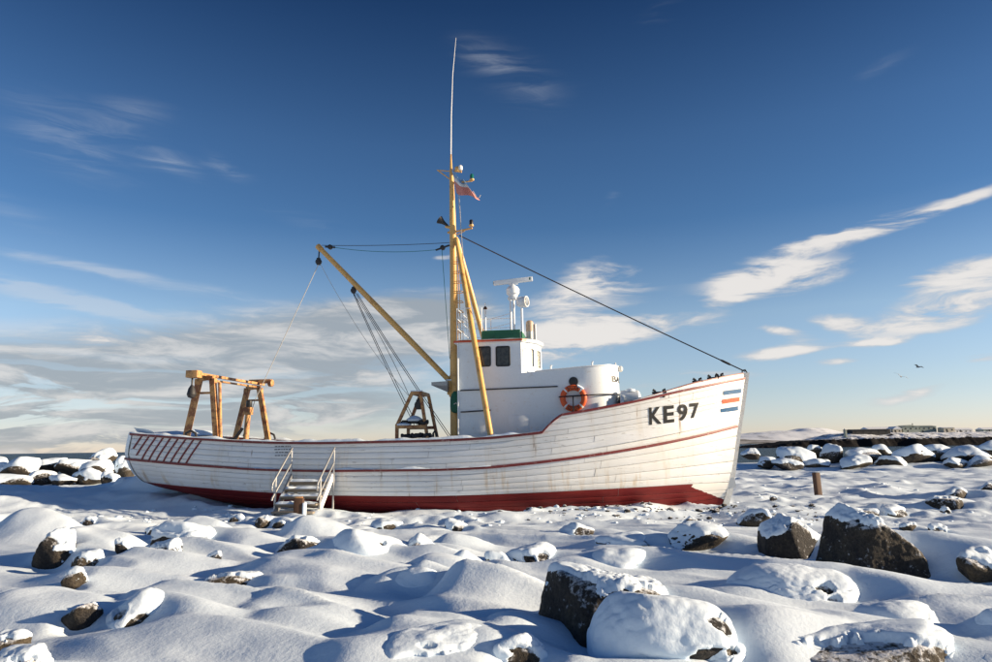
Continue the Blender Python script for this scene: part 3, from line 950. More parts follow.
def vert_normals(v, f):
    n = np.cross(v[f[:, 1]] - v[f[:, 0]], v[f[:, 2]] - v[f[:, 0]])
    out = np.zeros_like(v)
    for k in range(3):
        np.add.at(out, f[:, k], n)
    return out / (np.linalg.norm(out, axis=1, keepdims=True) + 1e-9)


def n3(v, s, seed):
    return 0.75 * vnoise3(v * s + np.array([seed * 3.17, seed * 1.73, seed * 0.91]), 1)


def make_boulder(name, x, y, z, rx, ry, rz, seed, cover, patches, sub=4, rot=0.0, tilt=0.0, angular=10, thick=1.0, facets=None):
    rng = np.random.RandomState(seed)
    d, f = ICO[sub]
    N = rng.normal(size=(angular + 6, 3))
    N /= np.linalg.norm(N, axis=1, keepdims=True)
    soft = cover >= 0.85
    off = rng.uniform(0.8 if soft else 0.62, 1.0, len(N))
    k = 5.0 if soft else 11.0
    if facets is not None:
        N = np.array([q[:3] for q in facets], float)
        N /= np.linalg.norm(N, axis=1, keepdims=True)
        off = np.array([q[3] for q in facets])
        k = 16.0
    dots = np.clip(d @ N.T, 0, None)
    inv = np.sum((dots / off) ** k, axis=1) ** (1 / k)      # soft minimum of the cutting planes
    r = 1.0 / np.maximum(inv, 0.55)
    r = np.minimum(r, 1.6 if facets is not None else 1.25)
    nk = 0.5 if facets is not None or soft else 1.0
    r *= 1 + nk * (0.10 * n3(d, 1.6, seed) + 0.045 * n3(d, 4.5, seed + 7))
    if sub >= 5:
        r *= 1 + 0.018 * n3(d, 11.0, seed + 3)
    v = d * r[:, None]
    ext = np.max(np.abs(v), axis=0)
    v = v / ext * np.array([rx, ry, rz])
    M = np.array(Matrix.Rotation(rot, 3, 'Z') @ Matrix.Rotation(tilt, 3, 'Y'))
    v = v @ M.T
    nrm = vert_normals(v, f)
    root = link(name, mesh_np(v, f), 'rock')
    root.location = (x, y, z)
    # snow crust: a second skin that swells over the covered side and dips under the bare rock
    m_ = nrm[:, 2] - (0.95 - 1.5 * cover) + (0.5 if soft else 0.0)
    m_ = m_ + 0.30 * n3(d, 2.3, seed + 20) + 0.16 * n3(d, 6.0, seed + 31)
    if sub >= 5:
        m_ = m_ + 0.20 * n3(d, 15.0, seed + 40) + 0.16 * n3(d, 37.0, seed + 44)
    for (a, b, c, rad) in patches:
        q = np.array([a, b, c])
        q = q / np.linalg.norm(q)
        ang = np.arccos(np.clip(d @ q, -1, 1))
        jit = 0.35 * n3(d, 4.0, seed + 55) + (0.22 * n3(d, 13.0, seed + 58) if sub >= 5 else 0)
        m_ = m_ - 2.4 * sstep(rad * 1.4, rad * 0.95, ang + jit * rad)
    t_ = (0.018 + 0.030 * min(rx, 1.0)) * thick
    o_ = np.where(m_ > 0, np.clip(m_ / 0.75, 0, 1) ** 0.8 * t_ * (1 + 0.3 * n3(d, 3.0, seed + 70)) + 0.002, np.clip(m_, -0.4, 0) * 0.09 - 0.003)
    sv_ = v + nrm * (o_ * 0.8)[:, None]
    sv_[:, 2] += np.clip(o_, 0, None) * 0.9 * np.clip(nrm[:, 2], 0, 1)
    cap = link('snow_cap', mesh_np(sv_, f), 'snow_cap', root)
    return root


_save = BOULDERS
BOULDERS = []
_bp = np.array([r[:2] for r in _save])
BASE0 = terrain_h(_bp[:, 0:1], _bp[:, 1:2])[:, 0]
BOULDERS = _save
BOT = [(0, 0, -1, .8), (0, 1, .2, .85)]
FACETS = {
    5: BOT + [(.58, .05, .81, .46), (-.93, -.35, .20, .80), (-.12, -1, .22, .72), (.85, -.45, .25, .92), (-.35, -.3, .9, .80)],
    0: BOT + [(.08, .05, 1, .62), (-.95, -.35, .05, .86), (.02, -1, .10, .74), (.80, -.55, .35, .86), (.55, -.75, -.1, .88), (-.4, -.6, .75, .86), (.9, .2, .2, .95)],
    6: BOT + [(-.25, -.2, .95, .62), (.80, -.62, .10, .78), (-.25, -1, -.05, .76), (-.9, -.2, .35, .9), (.55, .1, .85, .80)],
}
TILT = {5: (0.0, 0.0), 0: (0.0, 0.10), 36: (0.3, -0.6), 6: (-0.3, -0.2), 29: (0.0, -0.35)}
for i, (bx, by, rx, ry, hh, cov, pat, lab) in enumerate(BOULDERS):
    px_size = rx * 2 / by * 700
    sub = 6 if px_size > 95 else 5 if px_size > 40 else 4
    rot, tl = TILT.get(i, (0.0, 0.0))
    hh = max(hh, float(BASE0[i]) + (0.22 if cov > 0.8 else 0.5) * hh)
    if rx < 0.32:       # little stones stand clear of the drift they lie in
        b0 = float(BASE0[i])
        hh = max(hh, b0 + 0.75 * min(hh, 0.16) + 0.02)
    rz = min(hh * 0.66 + 0.05, (0.75 if rx < 0.32 else 1.1) * rx + 0.02)
    ob = make_boulder('boulder', bx, by, hh - rz, rx, ry, rz, 11 + i * 7, cov, pat, sub, rot, tl, 9, 1.0, FACETS.get(i))
    tag(ob, lab, 'boulder', 'boulders in the snow between the camera and the boat')

ORD = ['first', 'second', 'third', 'fourth', 'fifth', 'sixth', 'seventh', 'eighth', 'ninth', 'tenth', 'eleventh', 'twelfth', 'thirteenth']
rngp = random.Random(4)


def ridge(rows, upper_n, side, seed0, labf):
    up = sorted(rows[:upper_n])
    lo = sorted(rows[upper_n:])
    for tier, lst in (('upper', up), ('lower', lo)):
        for k, (bx, by, rx, zf, zt) in enumerate(lst):
            hh = zt - zf
            pat = []
            if tier == 'upper' or rngp.random() < 0.6:
                pat = [(rngp.uniform(-0.7, 0.7), -1, rngp.uniform(-0.5, -0.1), rngp.uniform(0.45, 0.8))]
            ob = make_boulder('breakwater_boulder', bx, by, zf + hh * 0.50, rx * 1.22, rx * 1.0, hh * 0.60, seed0 + k * 5 + (200 if tier == 'lower' else 0),
                              0.62 if side.startswith('left') else 0.52, pat, 4, rngp.uniform(-0.3, 0.3), rngp.uniform(-0.15, 0.15), 8, 1.5)
            tag(ob, labf(tier, k, len(lst)), 'boulder', 'snow-capped stones of the breakwater ' + side)


ridge(RIDGE_WEST, 7, 'left of the boat', 400,
      lambda tier, k, n: f'snow-capped stone in the {"top" if tier == "upper" else "bottom"} breakwater row left of the stern, {ORD[k]} from left')
ridge(RIDGE_EAST, 10, 'right of the boat', 700,
      lambda tier, k, n: f'snow-capped stone in the {"top" if tier == "upper" else "bottom"} breakwater row right of the bow, {ORD[k]} from left')

# pebbles and clods on the trampled gravel below the bow: nobody could count them
def drop_z(pts, n):
    p = np.array(pts)
    z = np.repeat(terrain_h(p[:, 0:1], p[:, 1:2])[:, 0], n)
    return np.stack([z * 0, z * 0, z], 1)


rs = np.random.RandomState(9)
pv, pf, pc = [], [], []
bd, bf = ICO[3]
lo_d, lo_f = ico(1)
for k in range(300):
    s_ = rs.uniform(0.5, 8.0)
    b_ = -rs.uniform(0.5, 4.5) * (0.5 + 0.5 * rs.rand())
    P = boat_w(s_, b_, 0)
    q = (0.018 + 0.05 * rs.rand() ** 3)
    v_ = lo_d * (1 + 0.25 * rs.normal(size=(len(lo_d), 1))) * np.array([q * 1.3, q, q * 0.7])
    pv.append(v_ + np.array([P.x, P.y, q * 0.2]))
    pf.append(lo_f + k * len(lo_d))
    pc.append((P.x, P.y))
peb = link('gravel', mesh_np(np.concatenate(pv) + drop_z(pc, len(lo_d)), np.concatenate(pf)), 'rock')
tag(peb, 'dark gravel stones scattered on trampled snow below the red bow', 'gravel', kind='stuff')
cv, cf, cc = [], [], []
k0 = 0
for k in range(420):
    if k < 260:
        P = boat_w(rs.uniform(-9, 9), -rs.uniform(1.6, 5.5), 0)
    else:
        P = Vector((rs.uniform(6, 16), rs.uniform(14, 34), 0))
    q = 0.015 + 0.045 * rs.rand() ** 2
    v_ = lo_d * (1 + 0.18 * rs.normal(size=(len(lo_d), 1))) * np.array([q * 1.5, q * 1.2, q * 0.75])
    cv.append(v_ + np.array([P.x, P.y, 0]))
    cc.append((P.x, P.y))
    cf.append(lo_f + k0)
    k0 += len(lo_d)
clods = link('snow_clods', mesh_np(np.concatenate(cv) + drop_z(cc, len(lo_d)), np.concatenate(cf)), 'snow_cap')
tag(clods, 'loose lumps of trampled snow beside the hull and along the track', 'snow', kind='stuff')


# ================================================================= BOAT
boat = empty('fishing_boat', BOAT_O, -PSI)
tag(boat, 'white wooden fishing boat with red bottom and yellow mast standing ashore on snow', 'boat')


def hermite(xs, ys):
    xs, ys = np.array(xs, float), np.array(ys, float)
    h = np.diff(xs)
    dl = np.diff(ys) / h
    mm = np.zeros_like(xs)
    mm[0], mm[-1] = dl[0], dl[-1]
    for i in range(1, len(xs) - 1):
        if dl[i - 1] * dl[i] <= 0:
            mm[i] = 0
        else:
            w1, w2 = 2 * h[i] + h[i - 1], h[i] + 2 * h[i - 1]
            mm[i] = (w1 + w2) / (w1 / dl[i - 1] + w2 / dl[i])

    def fn(x):
        x = np.clip(x, xs[0], xs[-1])
        i = np.clip(np.searchsorted(xs, x) - 1, 0, len(xs) - 2)
        t_ = (x - xs[i]) / h[i]
        return ((2 * t_ ** 3 - 3 * t_ ** 2 + 1) * ys[i] + (t_ ** 3 - 2 * t_ ** 2 + t_) * h[i] * mm[i]
                + (-2 * t_ ** 3 + 3 * t_ ** 2) * ys[i + 1] + (t_ ** 3 - t_ ** 2) * h[i] * mm[i + 1])
    return fn


UB = [0, .015, .05, .12, .3, .52, .69, .78, .87, .94, .985, 1]
zr_s = hermite([-10.36, -7.7, -5.46, -3.9, -1.6, 0, .81, 1.63, 2.88, 4.15, 5.47, 6.51, 6.9], [1.47, 1.26, 1.13, 1.10, 1.10, 1.14, 1.20, 1.28, 1.43, 1.62, 1.86, 2.09, 2.17])
zm_add = hermite([-10.4, -5, 0, 3, 7], [.70, .71, .73, .73, .74])
zt_add = hermite([-10.4, 1.5, 1.9, 3.6, 5.4, 6.9], [.36, .36, .37, .43, .50, .50])
zw_s = hermite([-10.36, -8, -5.65, -3.9, -1.6, 2.59, 4.1, 5.14, 6.9], [.83, .67, .54, .47, .45, .53, .57, .60, .64])
LEV = [
    # s0, s1, half breadth over UB, height(s)
    (-10.32, 6.88, None, lambda s: zr_s(s) + zm_add(s) + zt_add(s)),
    (-10.33, 6.78, [1.62, 1.79, 1.92, 2.10, 2.32, 2.42, 2.31, 2.08, 1.62, .98, .34, .07], lambda s: zr_s(s) + zm_add(s)),
    (-10.36, 6.62, [1.62, 1.80, 1.93, 2.12, 2.36, 2.45, 2.25, 1.95, 1.42, .78, .25, .07], lambda s: zr_s(s)),
    (-10.20, 6.32, [1.05, 1.28, 1.50, 1.80, 2.24, 2.38, 2.02, 1.60, 1.05, .50, .15, .06], lambda s: zw_s(s)),
    (-9.60, 6.15, [.25, .45, .65, 1.0, 1.65, 1.95, 1.50, 1.08, .62, .26, .09, .06], hermite([-10, -9, -8, -6, -3, 2, 5, 6.6], [.66, .42, .24, .08, 0, .02, .10, .30])),
    (-9.00, 5.90, [.10, .10, .10, .10, .10, .10, .10, .10, .10, .09, .07, .06], hermite([-9, -8, -6, -3, 2, 6.6], [.40, .05, -.25, -.45, -.45, -.35])),
]
LB = []
for i, (s0, s1, bb, zf) in enumerate(LEV):
    LB.append(hermite(UB, bb) if bb else None)
flare = hermite([0, .6, .78, .9, 1], [0.0, .01, .06, .10, .02])
LB[0] = lambda u: LB[1](u) + flare(u) + 0.0


def hull_pt(u, v, side=-1, off=0.0):
    """v: 0 = top of raised bulwark, 1 = main sheer, 2 = rub rail, 3 = waterline, 4 = bilge, 5 = keel"""
    u = np.asarray(u, float)
    v = np.asarray(v, float)
    u, v = np.broadcast_arrays(u, v)
    P = []
    for i, (s0, s1, bb, zf) in enumerate(LEV):
        s = s0 + (s1 - s0) * u
        P.append(np.stack([s, LB[i](u), zf(s)], -1))
    P = np.stack(P, 0)                                   # level, ..., 3
    i = np.clip(np.floor(v).astype(int), 0, 4)
    t_ = (v - i)[..., None]

    def g(k):
        k = np.clip(k, 0, 5)
        return np.take_along_axis(P, k[None, ..., None].repeat(3, -1), 0)[0]
    p0, p1, p2, p3 = g(i - 1), g(i), g(i + 1), g(i + 2)
    m1, m2 = (p2 - p0) / 2, (p3 - p1) / 2
    t2, t3 = t_ ** 2, t_ ** 3
    out = (2 * t3 - 3 * t2 + 1) * p1 + (t3 - 2 * t2 + t_) * m1 + (-2 * t3 + 3 * t2) * p2 + (t3 - t2) * m2
    if np.any(np.asarray(off) != 0):
        e = 0.004
        a = hull_pt(np.clip(u + e, 0, 1), v, 1) - hull_pt(np.clip(u - e, 0, 1), v, 1)
        b = hull_pt(u, np.clip(v + 0.02, 0, 5), 1) - hull_pt(u, np.clip(v - 0.02, 0, 5), 1)
        n = np.cross(a, b)
        n = n / (np.linalg.norm(n, axis=-1, keepdims=True) + 1e-12)
        sg = np.sign(n[..., 1:2])
        sg = np.where(sg == 0, 1, sg)
        n = n * sg
        out = out + n * np.asarray(off)[..., None]
    out = out.copy()
    out[..., 1] *= side
    return out


_VT = np.linspace(0, 4.5, 181)
_UT = np.linspace(0, 1, 301)
_TAB = hull_pt(*np.meshgrid(_UT, _VT), 1)
_SA = _TAB[:, 0, 0]
_SB = _TAB[:, -1, 0] - _SA


def hull_uv(s, z):
    """u, v of the hull point at given s and z (arrays)"""
    s = np.atleast_1d(np.asarray(s, float))
    z = np.atleast_1d(np.asarray(z, float))
    U = np.clip((s[:, None] - _SA) / _SB, 0, 1)                 # s is linear in u on every line of v
    k = U * 300
    i = np.clip(k.astype(int), 0, 299)
    f = k - i
    r = np.arange(181)[None, :]
    Zq = _TAB[r, i, 2] * (1 - f) + _TAB[r, i + 1, 2] * f
    j = np.clip(np.sum(Zq > z[:, None], axis=1) - 1, 0, 179)
    n = np.arange(len(s))
    za, zb = Zq[n, j], Zq[n, j + 1]
    t_ = np.clip((za - z) / np.maximum(za - zb, 1e-6), 0, 1)
    return U[n, j] * (1 - t_) + U[n, j + 1] * t_, _VT[j] * (1 - t_) + _VT[j + 1] * t_


def hull_xyz(s, z, side=-1, off=0.0):
    u, v = hull_uv(s, z)
    return hull_pt(u, v, side, off)


hull = MB()
# backing shell behind the planks
nu, nv = 90, 31
uu = np.linspace(0, 1, nu)
vv = np.linspace(1.0, 5.0, nv)
for side in (-1, 1):
    UU, VV = np.meshgrid(uu, vv)
    P = hull_pt(UU, VV, side, -0.016).reshape(-1, 3)
    ii = np.arange(nu * nv).reshape(nv, nu)
    q = np.stack([ii[:-1, :-1].ravel(), ii[:-1, 1:].ravel(), ii[1:, 1:].ravel(), ii[1:, :-1].ravel()], 1)
    hull.add(P, q)
    u0 = float(hull_uv(np.array([1.65]), np.array([2.1]))[0][0])
    UU, VV = np.meshgrid(np.linspace(u0 + .012, 1, 40), np.linspace(0.02, 1.0, 6))
    P = hull_pt(UU, VV, side, -0.016).reshape(-1, 3)
    ii = np.arange(40 * 6).reshape(6, 40)
    q = np.stack([ii[:-1, :-1].ravel(), ii[:-1, 1:].ravel(), ii[1:, 1:].ravel(), ii[1:, :-1].ravel()], 1)
    hull.add(P, q)
hull = hull.build('hull', 'seam_dark', boat, True)

prng = np.random.RandomState(12)


def plank(u0, u1, va, vb, side, material, n=None, ufun=None):
    n = n or max(6, int((u1 - u0) * 60))
    us = np.linspace(u0, u1, n)
    g = 0.0045
    hgt = 0.14
    gv = g / hgt * (vb - va)
    rows = [(va + gv * .6, -0.012), (va + gv, 0.0), (va + gv * 2.6, 0.004), (vb - gv * 2.6, 0.004), (vb - gv, 0.0), (vb - gv * .6, -0.012)]
    push = prng.uniform(-0.0025, 0.0035)
    vs = []
    for v_, o_ in rows:
        uu_ = us if ufun is None else np.clip(us, ufun(v_), 1)
        vs.append(hull_pt(uu_, np.full(n, v_), side, np.full(n, o_ + push)))
    P = np.concatenate(vs)
    k = len(rows)
    ii = np.arange(n * k).reshape(k, n)
    q = np.stack([ii[:-1, :-1].ravel(), ii[:-1, 1:].ravel(), ii[1:, 1:].ravel(), ii[1:, :-1].ravel()], 1)
    if side > 0:
        q = q[:, ::-1]
    return link('plank', mesh_np(P, q), material, hull)


def strakes(v0, v1, n, material, ua=0.0, ub=1.0, splits=(0.27, 0.52, 0.76), ufun=None):
    for side in (-1, 1):
        for k in range(n):
            va, vb = v0 + (v1 - v0) * k / n, v0 + (v1 - v0) * (k + 1) / n
            cuts = [ua] + [c + prng.uniform(-.07, .07) for c in splits if ua + .1 < c < ub - .06] + [ub]
            for a, b in zip(cuts[:-1], cuts[1:]):
                plank(a + 0.00025, b - 0.00025, va, vb, side, material, ufun=ufun)


strakes(1, 2, 5, 'hull_white')
strakes(2, 3, 5, 'hull_white')
strakes(3, 4, 3, 'hull_red')
strakes(4, 5, 3, 'hull_red', splits=(0.4, 0.7))
# raised bulwark forward: its after end ramps up
u_r0 = float(hull_uv(np.array([1.46]), np.array([2.0]))[0][0])
u_r1 = float(hull_uv(np.array([1.95]), np.array([2.38]))[0][0])
strakes(0, 1, 3, 'hull_white', u_r0, 1.0, (0.86,), ufun=lambda v: u_r1 + (u_r0 - u_r1) * v)

# transom
vs_ = np.linspace(1, 4.6, 16)
Ls, Rs = hull_pt(np.zeros(16), vs_, -1, 0), hull_pt(np.zeros(16), vs_, 1, 0)
tr = MB()
pts = []
for k in range(16):
    for j in range(9):
        f_ = j / 8
        p_ = Ls[k] * (1 - f_) + Rs[k] * f_
        p_ = p_ + np.array([-0.16 * (1 - (2 * f_ - 1) ** 2), 0, 0])
        pts.append(p_)
tr.add(pts, [(k * 9 + j, k * 9 + j + 1, (k + 1) * 9 + j + 1, (k + 1) * 9 + j) for k in range(15) for j in range(8)])
tr.build('transom', 'hull_white', boat, True)
for side in (-1, 1):
    qp = MB()
    vq = np.linspace(1.0, 3.05, 14)
    A = hull_pt(np.full(14, 0.0), vq, side, 0.012)
    Bq = hull_pt(np.full(14, 0.012), vq, side, 0.014)
    qp.add(np.concatenate([A, Bq]), [(k, k + 1, 15 + k, 14 + k) for k in range(13)])
    qp.build('quarter_board', 'house_white', boat, True)


def sweep_hull(name, u0, u1, v, prof, material, parent, n=110, sides=(-1, 1), vfun=None):
    """prof: list of (outward, up) offsets"""
    out = []
    for side in sides:
        us = np.linspace(u0, u1, n)
        vv_ = np.full(n, v) if vfun is None else vfun(us)
        P = hull_pt(us, vv_, side, 0)
        T = np.gradient(P, axis=0)
        T /= np.linalg.norm(T, axis=1, keepdims=True)
        nrm = np.cross(T, np.array([0, 0, 1.0])) * (1 if side < 0 else -1)
        nrm /= np.linalg.norm(nrm, axis=1, keepdims=True)
        k = len(prof)
        vs = np.concatenate([P + nrm * a + np.array([0, 0, b]) for a, b in prof])
        fs = []
        for j in range(k):
            j2 = (j + 1) % k
            for i in range(n - 1):
                fs.append((j * n + i, j * n + i + 1, j2 * n + i + 1, j2 * n + i))
        fs.append(tuple(j * n for j in range(k)))
        fs.append(tuple(j * n + n - 1 for j in reversed(range(k))))
        mb = MB()
        mb.add(vs, fs)
        out.append(mb.build(name, material, parent))
    return out


RUB = [(-.01, -.035), (.045, -.03), (.05, 0), (.045, .03), (-.01, .035)]
sweep_hull('rub_rail', 0.0, 0.997, 2.0, RUB, 'red_trim', boat)
CAP = [(-.14, -.035), (.055, -.035), (.06, -.01), (.055, .03), (-.14, .03)]
u_cap0 = 0.010
sweep_hull('cap_rail', u_cap0, u_r0, 1.0, CAP, 'red_trim', boat)
CAPF = [(-.12, -.03), (.045, -.03), (.05, 0), (.045, .03), (-.12, .03)]
sweep_hull('ramp_rail', u_r0, u_r1, 0.0, CAPF, 'red_trim', boat, 8, vfun=lambda us: np.clip((u_r1 - us) / (u_r1 - u_r0), 0, 1))
sweep_hull('cap_rail', u_r1, 0.998, 0.0, CAPF, 'red_trim', boat)
# extra wash strake right forward with its own thin red cap
u_w0 = float(hull_uv(np.array([3.7]), np.array([2.6]))[0][0])


def wash(name, lo, hi, o0, o1, material):
    for side in (-1, 1):
        n = 40
        us = np.linspace(u_w0, 0.997, n)
        P = hull_pt(us, np.zeros(n), side, 0)
        T = np.gradient(P, axis=0)
        nrm = np.cross(T, np.array([0, 0, 1.0])) * (1 if side < 0 else -1)
        nrm /= np.linalg.norm(nrm, axis=1, keepdims=True)
        gh = np.clip((np.linspace(0, 1, n)) / 0.55, 0, 1)[:, None]
        z = np.array([0, 0, 1.0])
        vs = np.concatenate([P + nrm * o0 + z * (0.03 + lo * gh), P + nrm * o1 + z * (0.03 + lo * gh), P + nrm * o1 + z * (0.03 + hi * gh), P + nrm * o0 + z * (0.03 + hi * gh)])
        fs = [(j * n + i, j * n + i + 1, ((j + 1) % 4) * n + i + 1, ((j + 1) % 4) * n + i) for j in range(4) for i in range(n - 1)]
        mb = MB()
        mb.add(vs, fs)
        mb.build(name, material, boat)


wash('wash_strake', 0.0, 0.095, -0.05, 0.012, 'hull_white')
wash('wash_cap', 0.096, 0.128, -0.06, 0.022, 'red_trim')
# stem post
st = MB()
path = [(7.02, 3.56), (6.93, 3.1), (6.83, 2.6), (6.72, 2.1), (6.58, 1.4), (6.45, .75), (6.36, .35), (6.2, -.1), (5.95, -.45)]
ap = [(6.77, 3.56), (6.74, 3.1), (6.66, 2.6), (6.56, 2.1), (6.42, 1.4), (6.29, .75), (6.20, .35), (6.02, -.1), (5.7, -.45)]
vs = []
for (a, z), (a2, z2) in zip(path, ap):
    vs += [(a2, -.085, z2), (a, -.06, z), (a, .06, z), (a2, .085, z2)]
fs = [(0, 1, 2, 3), tuple(reversed(range(len(vs) - 4, len(vs))))]
for k in range(len(path) - 1):
    for j in range(4):
        fs.append((k * 4 + j, k * 4 + (j + 1) % 4, k * 4 + 4 + (j + 1) % 4, k * 4 + 4 + j))
st.add(vs, fs)
stem = st.build('stem', 'stem_white', boat)
MB().box((6.35, 0, .60), (.19, .155, .26), M=Matrix.Rotation(-.2, 3, 'Y')).build('stem_boot_paint', 'hull_red', stem)
MB().bar((-7.2, 0, -.25), (5.9, 0, -.42), .2, .3).build('keel', 'hull_red', boat)

# painted marks on the bow, both sides
def on_hull_mesh(me, s0, z0, tilt, side, off):
    bm = bmesh.new()
    bm.from_mesh(me)
    xs = [v.co.x for v in bm.verts]
    ys = [v.co.y for v in bm.verts]
    for axis, lo, hi in (((1, 0, 0), min(xs), max(xs)), ((0, 1, 0), min(ys), max(ys))):
        x = lo + 0.06
        while x < hi:
            bmesh.ops.bisect_plane(bm, geom=list(bm.verts) + list(bm.edges) + list(bm.faces), plane_co=Vector(axis) * x, plane_no=Vector(axis))
            x += 0.06
    bmesh.ops.triangulate(bm, faces=list(bm.faces))
    ca, sa = math.cos(tilt), math.sin(tilt)
    co = np.array([v.co[:] for v in bm.verts])
    if side < 0:
        S = s0 + co[:, 0] * ca - co[:, 1] * 0
        Z = z0 + co[:, 0] * sa + co[:, 1]
    else:
        wid = co[:, 0].max()
        S = s0 + (wid - co[:, 0]) * ca
        Z = z0 + (wid - co[:, 0]) * sa + co[:, 1]
    P = hull_xyz(S, Z, side, np.full(len(S), off))
    for v, p in zip(bm.verts, P):
        v.co = p
    bm.to_mesh(me)
    bm.free()
    me.update()
    return me


for side in (-1, 1):
    x_ = 0.0
    for ch, wd, adv in (('K', .325, .37), ('E', .285, .37), ('9', .27, .325), ('7', .26, 0)):
        me = text_mesh(ch, 0.60, 0.017)
        co = np.array([v.co[:] for v in me.vertices])
        mn, mx = co.min(0), co.max(0)
        for v in me.vertices:
            v.co.x = (v.co.x - mn[0]) / (mx[0] - mn[0]) * wd
            v.co.y = (v.co.y - mn[1]) / (mx[1] - mn[1]) * 0.43
        S0 = 4.13 + x_ if side < 0 else 4.13 + (1.33 - x_ - wd)
        on_hull_mesh(me, S0, 2.14 + (S0 - 4.13) * 0.105, 0.105, side, 0.0125)
        link('hull_number', me, 'letter_black', boat, False)
        x_ += adv
    for k, (zz, mm_) in enumerate(((2.965, 'stripe_blue'), (2.74, 'stripe_orange'), (2.50, 'stripe_blue'))):
        n = 8
        sa_, sb_ = 6.17 - 0.045 * k, 6.735 - 0.055 * k
        S = np.linspace(sa_, sb_, n)
        zl = zz + (S - sa_) * 0.16
        A = hull_xyz(S, zl - .05, side, np.full(n, .0125))
        B_ = hull_xyz(S, zl + .06, side, np.full(n, .0125))
        mb = MB()
        mb.add(np.concatenate([A, B_]), [(i, i + 1, n + i + 1, n + i) for i in range(n - 1)])
        mb.build('bow_stripe', mm_, boat)

# slanted chafing strips on the quarters
for side in (-1, 1):
    for k in range(9):
        s_top = -9.74 + k * 0.243
        ztop = float(zr_s(s_top) + zm_add(s_top)) - 0.045
        s_bot = s_top - 0.40
        zbot = float(zr_s(s_bot)) + 0.04
        if k < 2:
            fr_ = (0.58, 0.86)[k]
            s_bot = s_top - 0.40 * fr_
            zbot = ztop + (zbot - ztop) * fr_
        n = 8
        S = np.linspace(s_bot, s_top, n)
        Zz = np.linspace(zbot, ztop, n)
        A = hull_xyz(S - .028, Zz, side, np.full(n, .002))
        B_ = hull_xyz(S - .022, Zz, side, np.full(n, .026))
        C_ = hull_xyz(S + .022, Zz, side, np.full(n, .026))
        D_ = hull_xyz(S + .028, Zz, side, np.full(n, .002))
        mb = MB()
        mb.add(np.concatenate([A, B_, C_, D_]), [(j * n + i, j * n + i + 1, (j + 1) * n + i + 1, (j + 1) * n + i) for j in range(3) for i in range(n - 1)] + [(0, n, 2 * n, 3 * n), (n - 1, 2 * n - 1, 3 * n - 1, 4 * n - 1)])
        mb.build('chafing_strip', 'red_trim', boat)

# small stencilled notice: four lines, too small to read
nt = MB()
nrs = np.random.RandomState(3)
for ln in range(4):
    s_ = -5.60 + (0.0, -.01, .03, .02)[ln]
    end = -5.14
    while s_ < end:
        wl_ = nrs.uniform(.035, .10)
        S = np.array([s_, min(s_ + wl_, end)])
        zc = 1.725 - ln * 0.078
        A = hull_xyz(S, np.full(2, zc), -1, np.full(2, .011))
        B_ = hull_xyz(S, np.full(2, zc + .026), -1, np.full(2, .011))
        nt.add(np.concatenate([A, B_]), [(0, 1, 3, 2)])
        s_ += wl_ + nrs.uniform(.012, .03)
nt.build('stencilled_notice', 'letter_grey', boat)

# deck
ud = np.linspace(0.004, 0.985, 60)
de = MB()
Pd = []
for u_ in ud:
    P = hull_pt(np.array([u_]), np.array([1.0]), 1, 0)[0]
    zd = P[2] - 0.50 + (0.35 * float(sstep(1.6, 1.9, P[0])))
    hw = max(P[1] - .07, .02)
    Pd.append([(P[0], -hw, zd), (P[0], -hw / 2, zd + .03), (P[0], 0, zd + .04), (P[0], hw / 2, zd + .03), (P[0], hw, zd)])
de.add([p for r in Pd for p in r], [(i * 5 + j, i * 5 + j + 1, i * 5 + j + 6, i * 5 + j + 5) for i in range(59) for j in range(4)])
de.build('deck', 'deck_wood', boat)
for side in (-1, 1):
    ib = MB()
    uu_ = np.linspace(0.004, 0.99, 60)
    T_ = hull_pt(uu_, np.full(60, 1.0), side, -.07)
    Bt = T_.copy()
    Bt[:, 2] -= 0.56
    ib.add(np.concatenate([T_, Bt]), [(i, i + 1, 61 + i, 60 + i) for i in range(59)])
    ib.build('inner_bulwark', 'hull_white', boat)

# snow lying on the rails, the stern and the deck
def rail_snow(u0, u1, v, half, h0, seed, base, n=160, lift=0.031, thr=0.30, sides=(-1, 1)):
    for side in sides:
        us = np.linspace(u0, u1, n)
        P = hull_pt(us, np.full(n, v), side, 0)
        T = np.gradient(P, axis=0)
        nrm = np.cross(T, np.array([0, 0, 1.0])) * (1 if side < 0 else -1)
        nrm /= np.linalg.norm(nrm, axis=1, keepdims=True)
        hh_ = h0 * np.clip((fbm(us * 30, us * 0 + seed, 4, seed) - thr) * 3.0, 0.0, 1.6)
        rows = []
        for a, kz in ((half[0] + .02, -.004), (half[0] + .0, .55), ((half[0] + half[1]) / 2, 1.0), (half[1] - .0, .55), (half[1] - .02, -.004)):
            q = P + nrm * a
            q[:, 2] += lift + (hh_ * kz if kz > 0 else -0.006)
            rows.append(q)
        ii = np.arange(5 * n).reshape(5, n)
        q = np.stack([ii[:-1, :-1].ravel(), ii[:-1, 1:].ravel(), ii[1:, 1:].ravel(), ii[1:, :-1].ravel()], 1)
        mb = MB()
        mb.add(np.concatenate(rows), q)
        mb.build('rail_snow', 'snow_cap', boat, True)


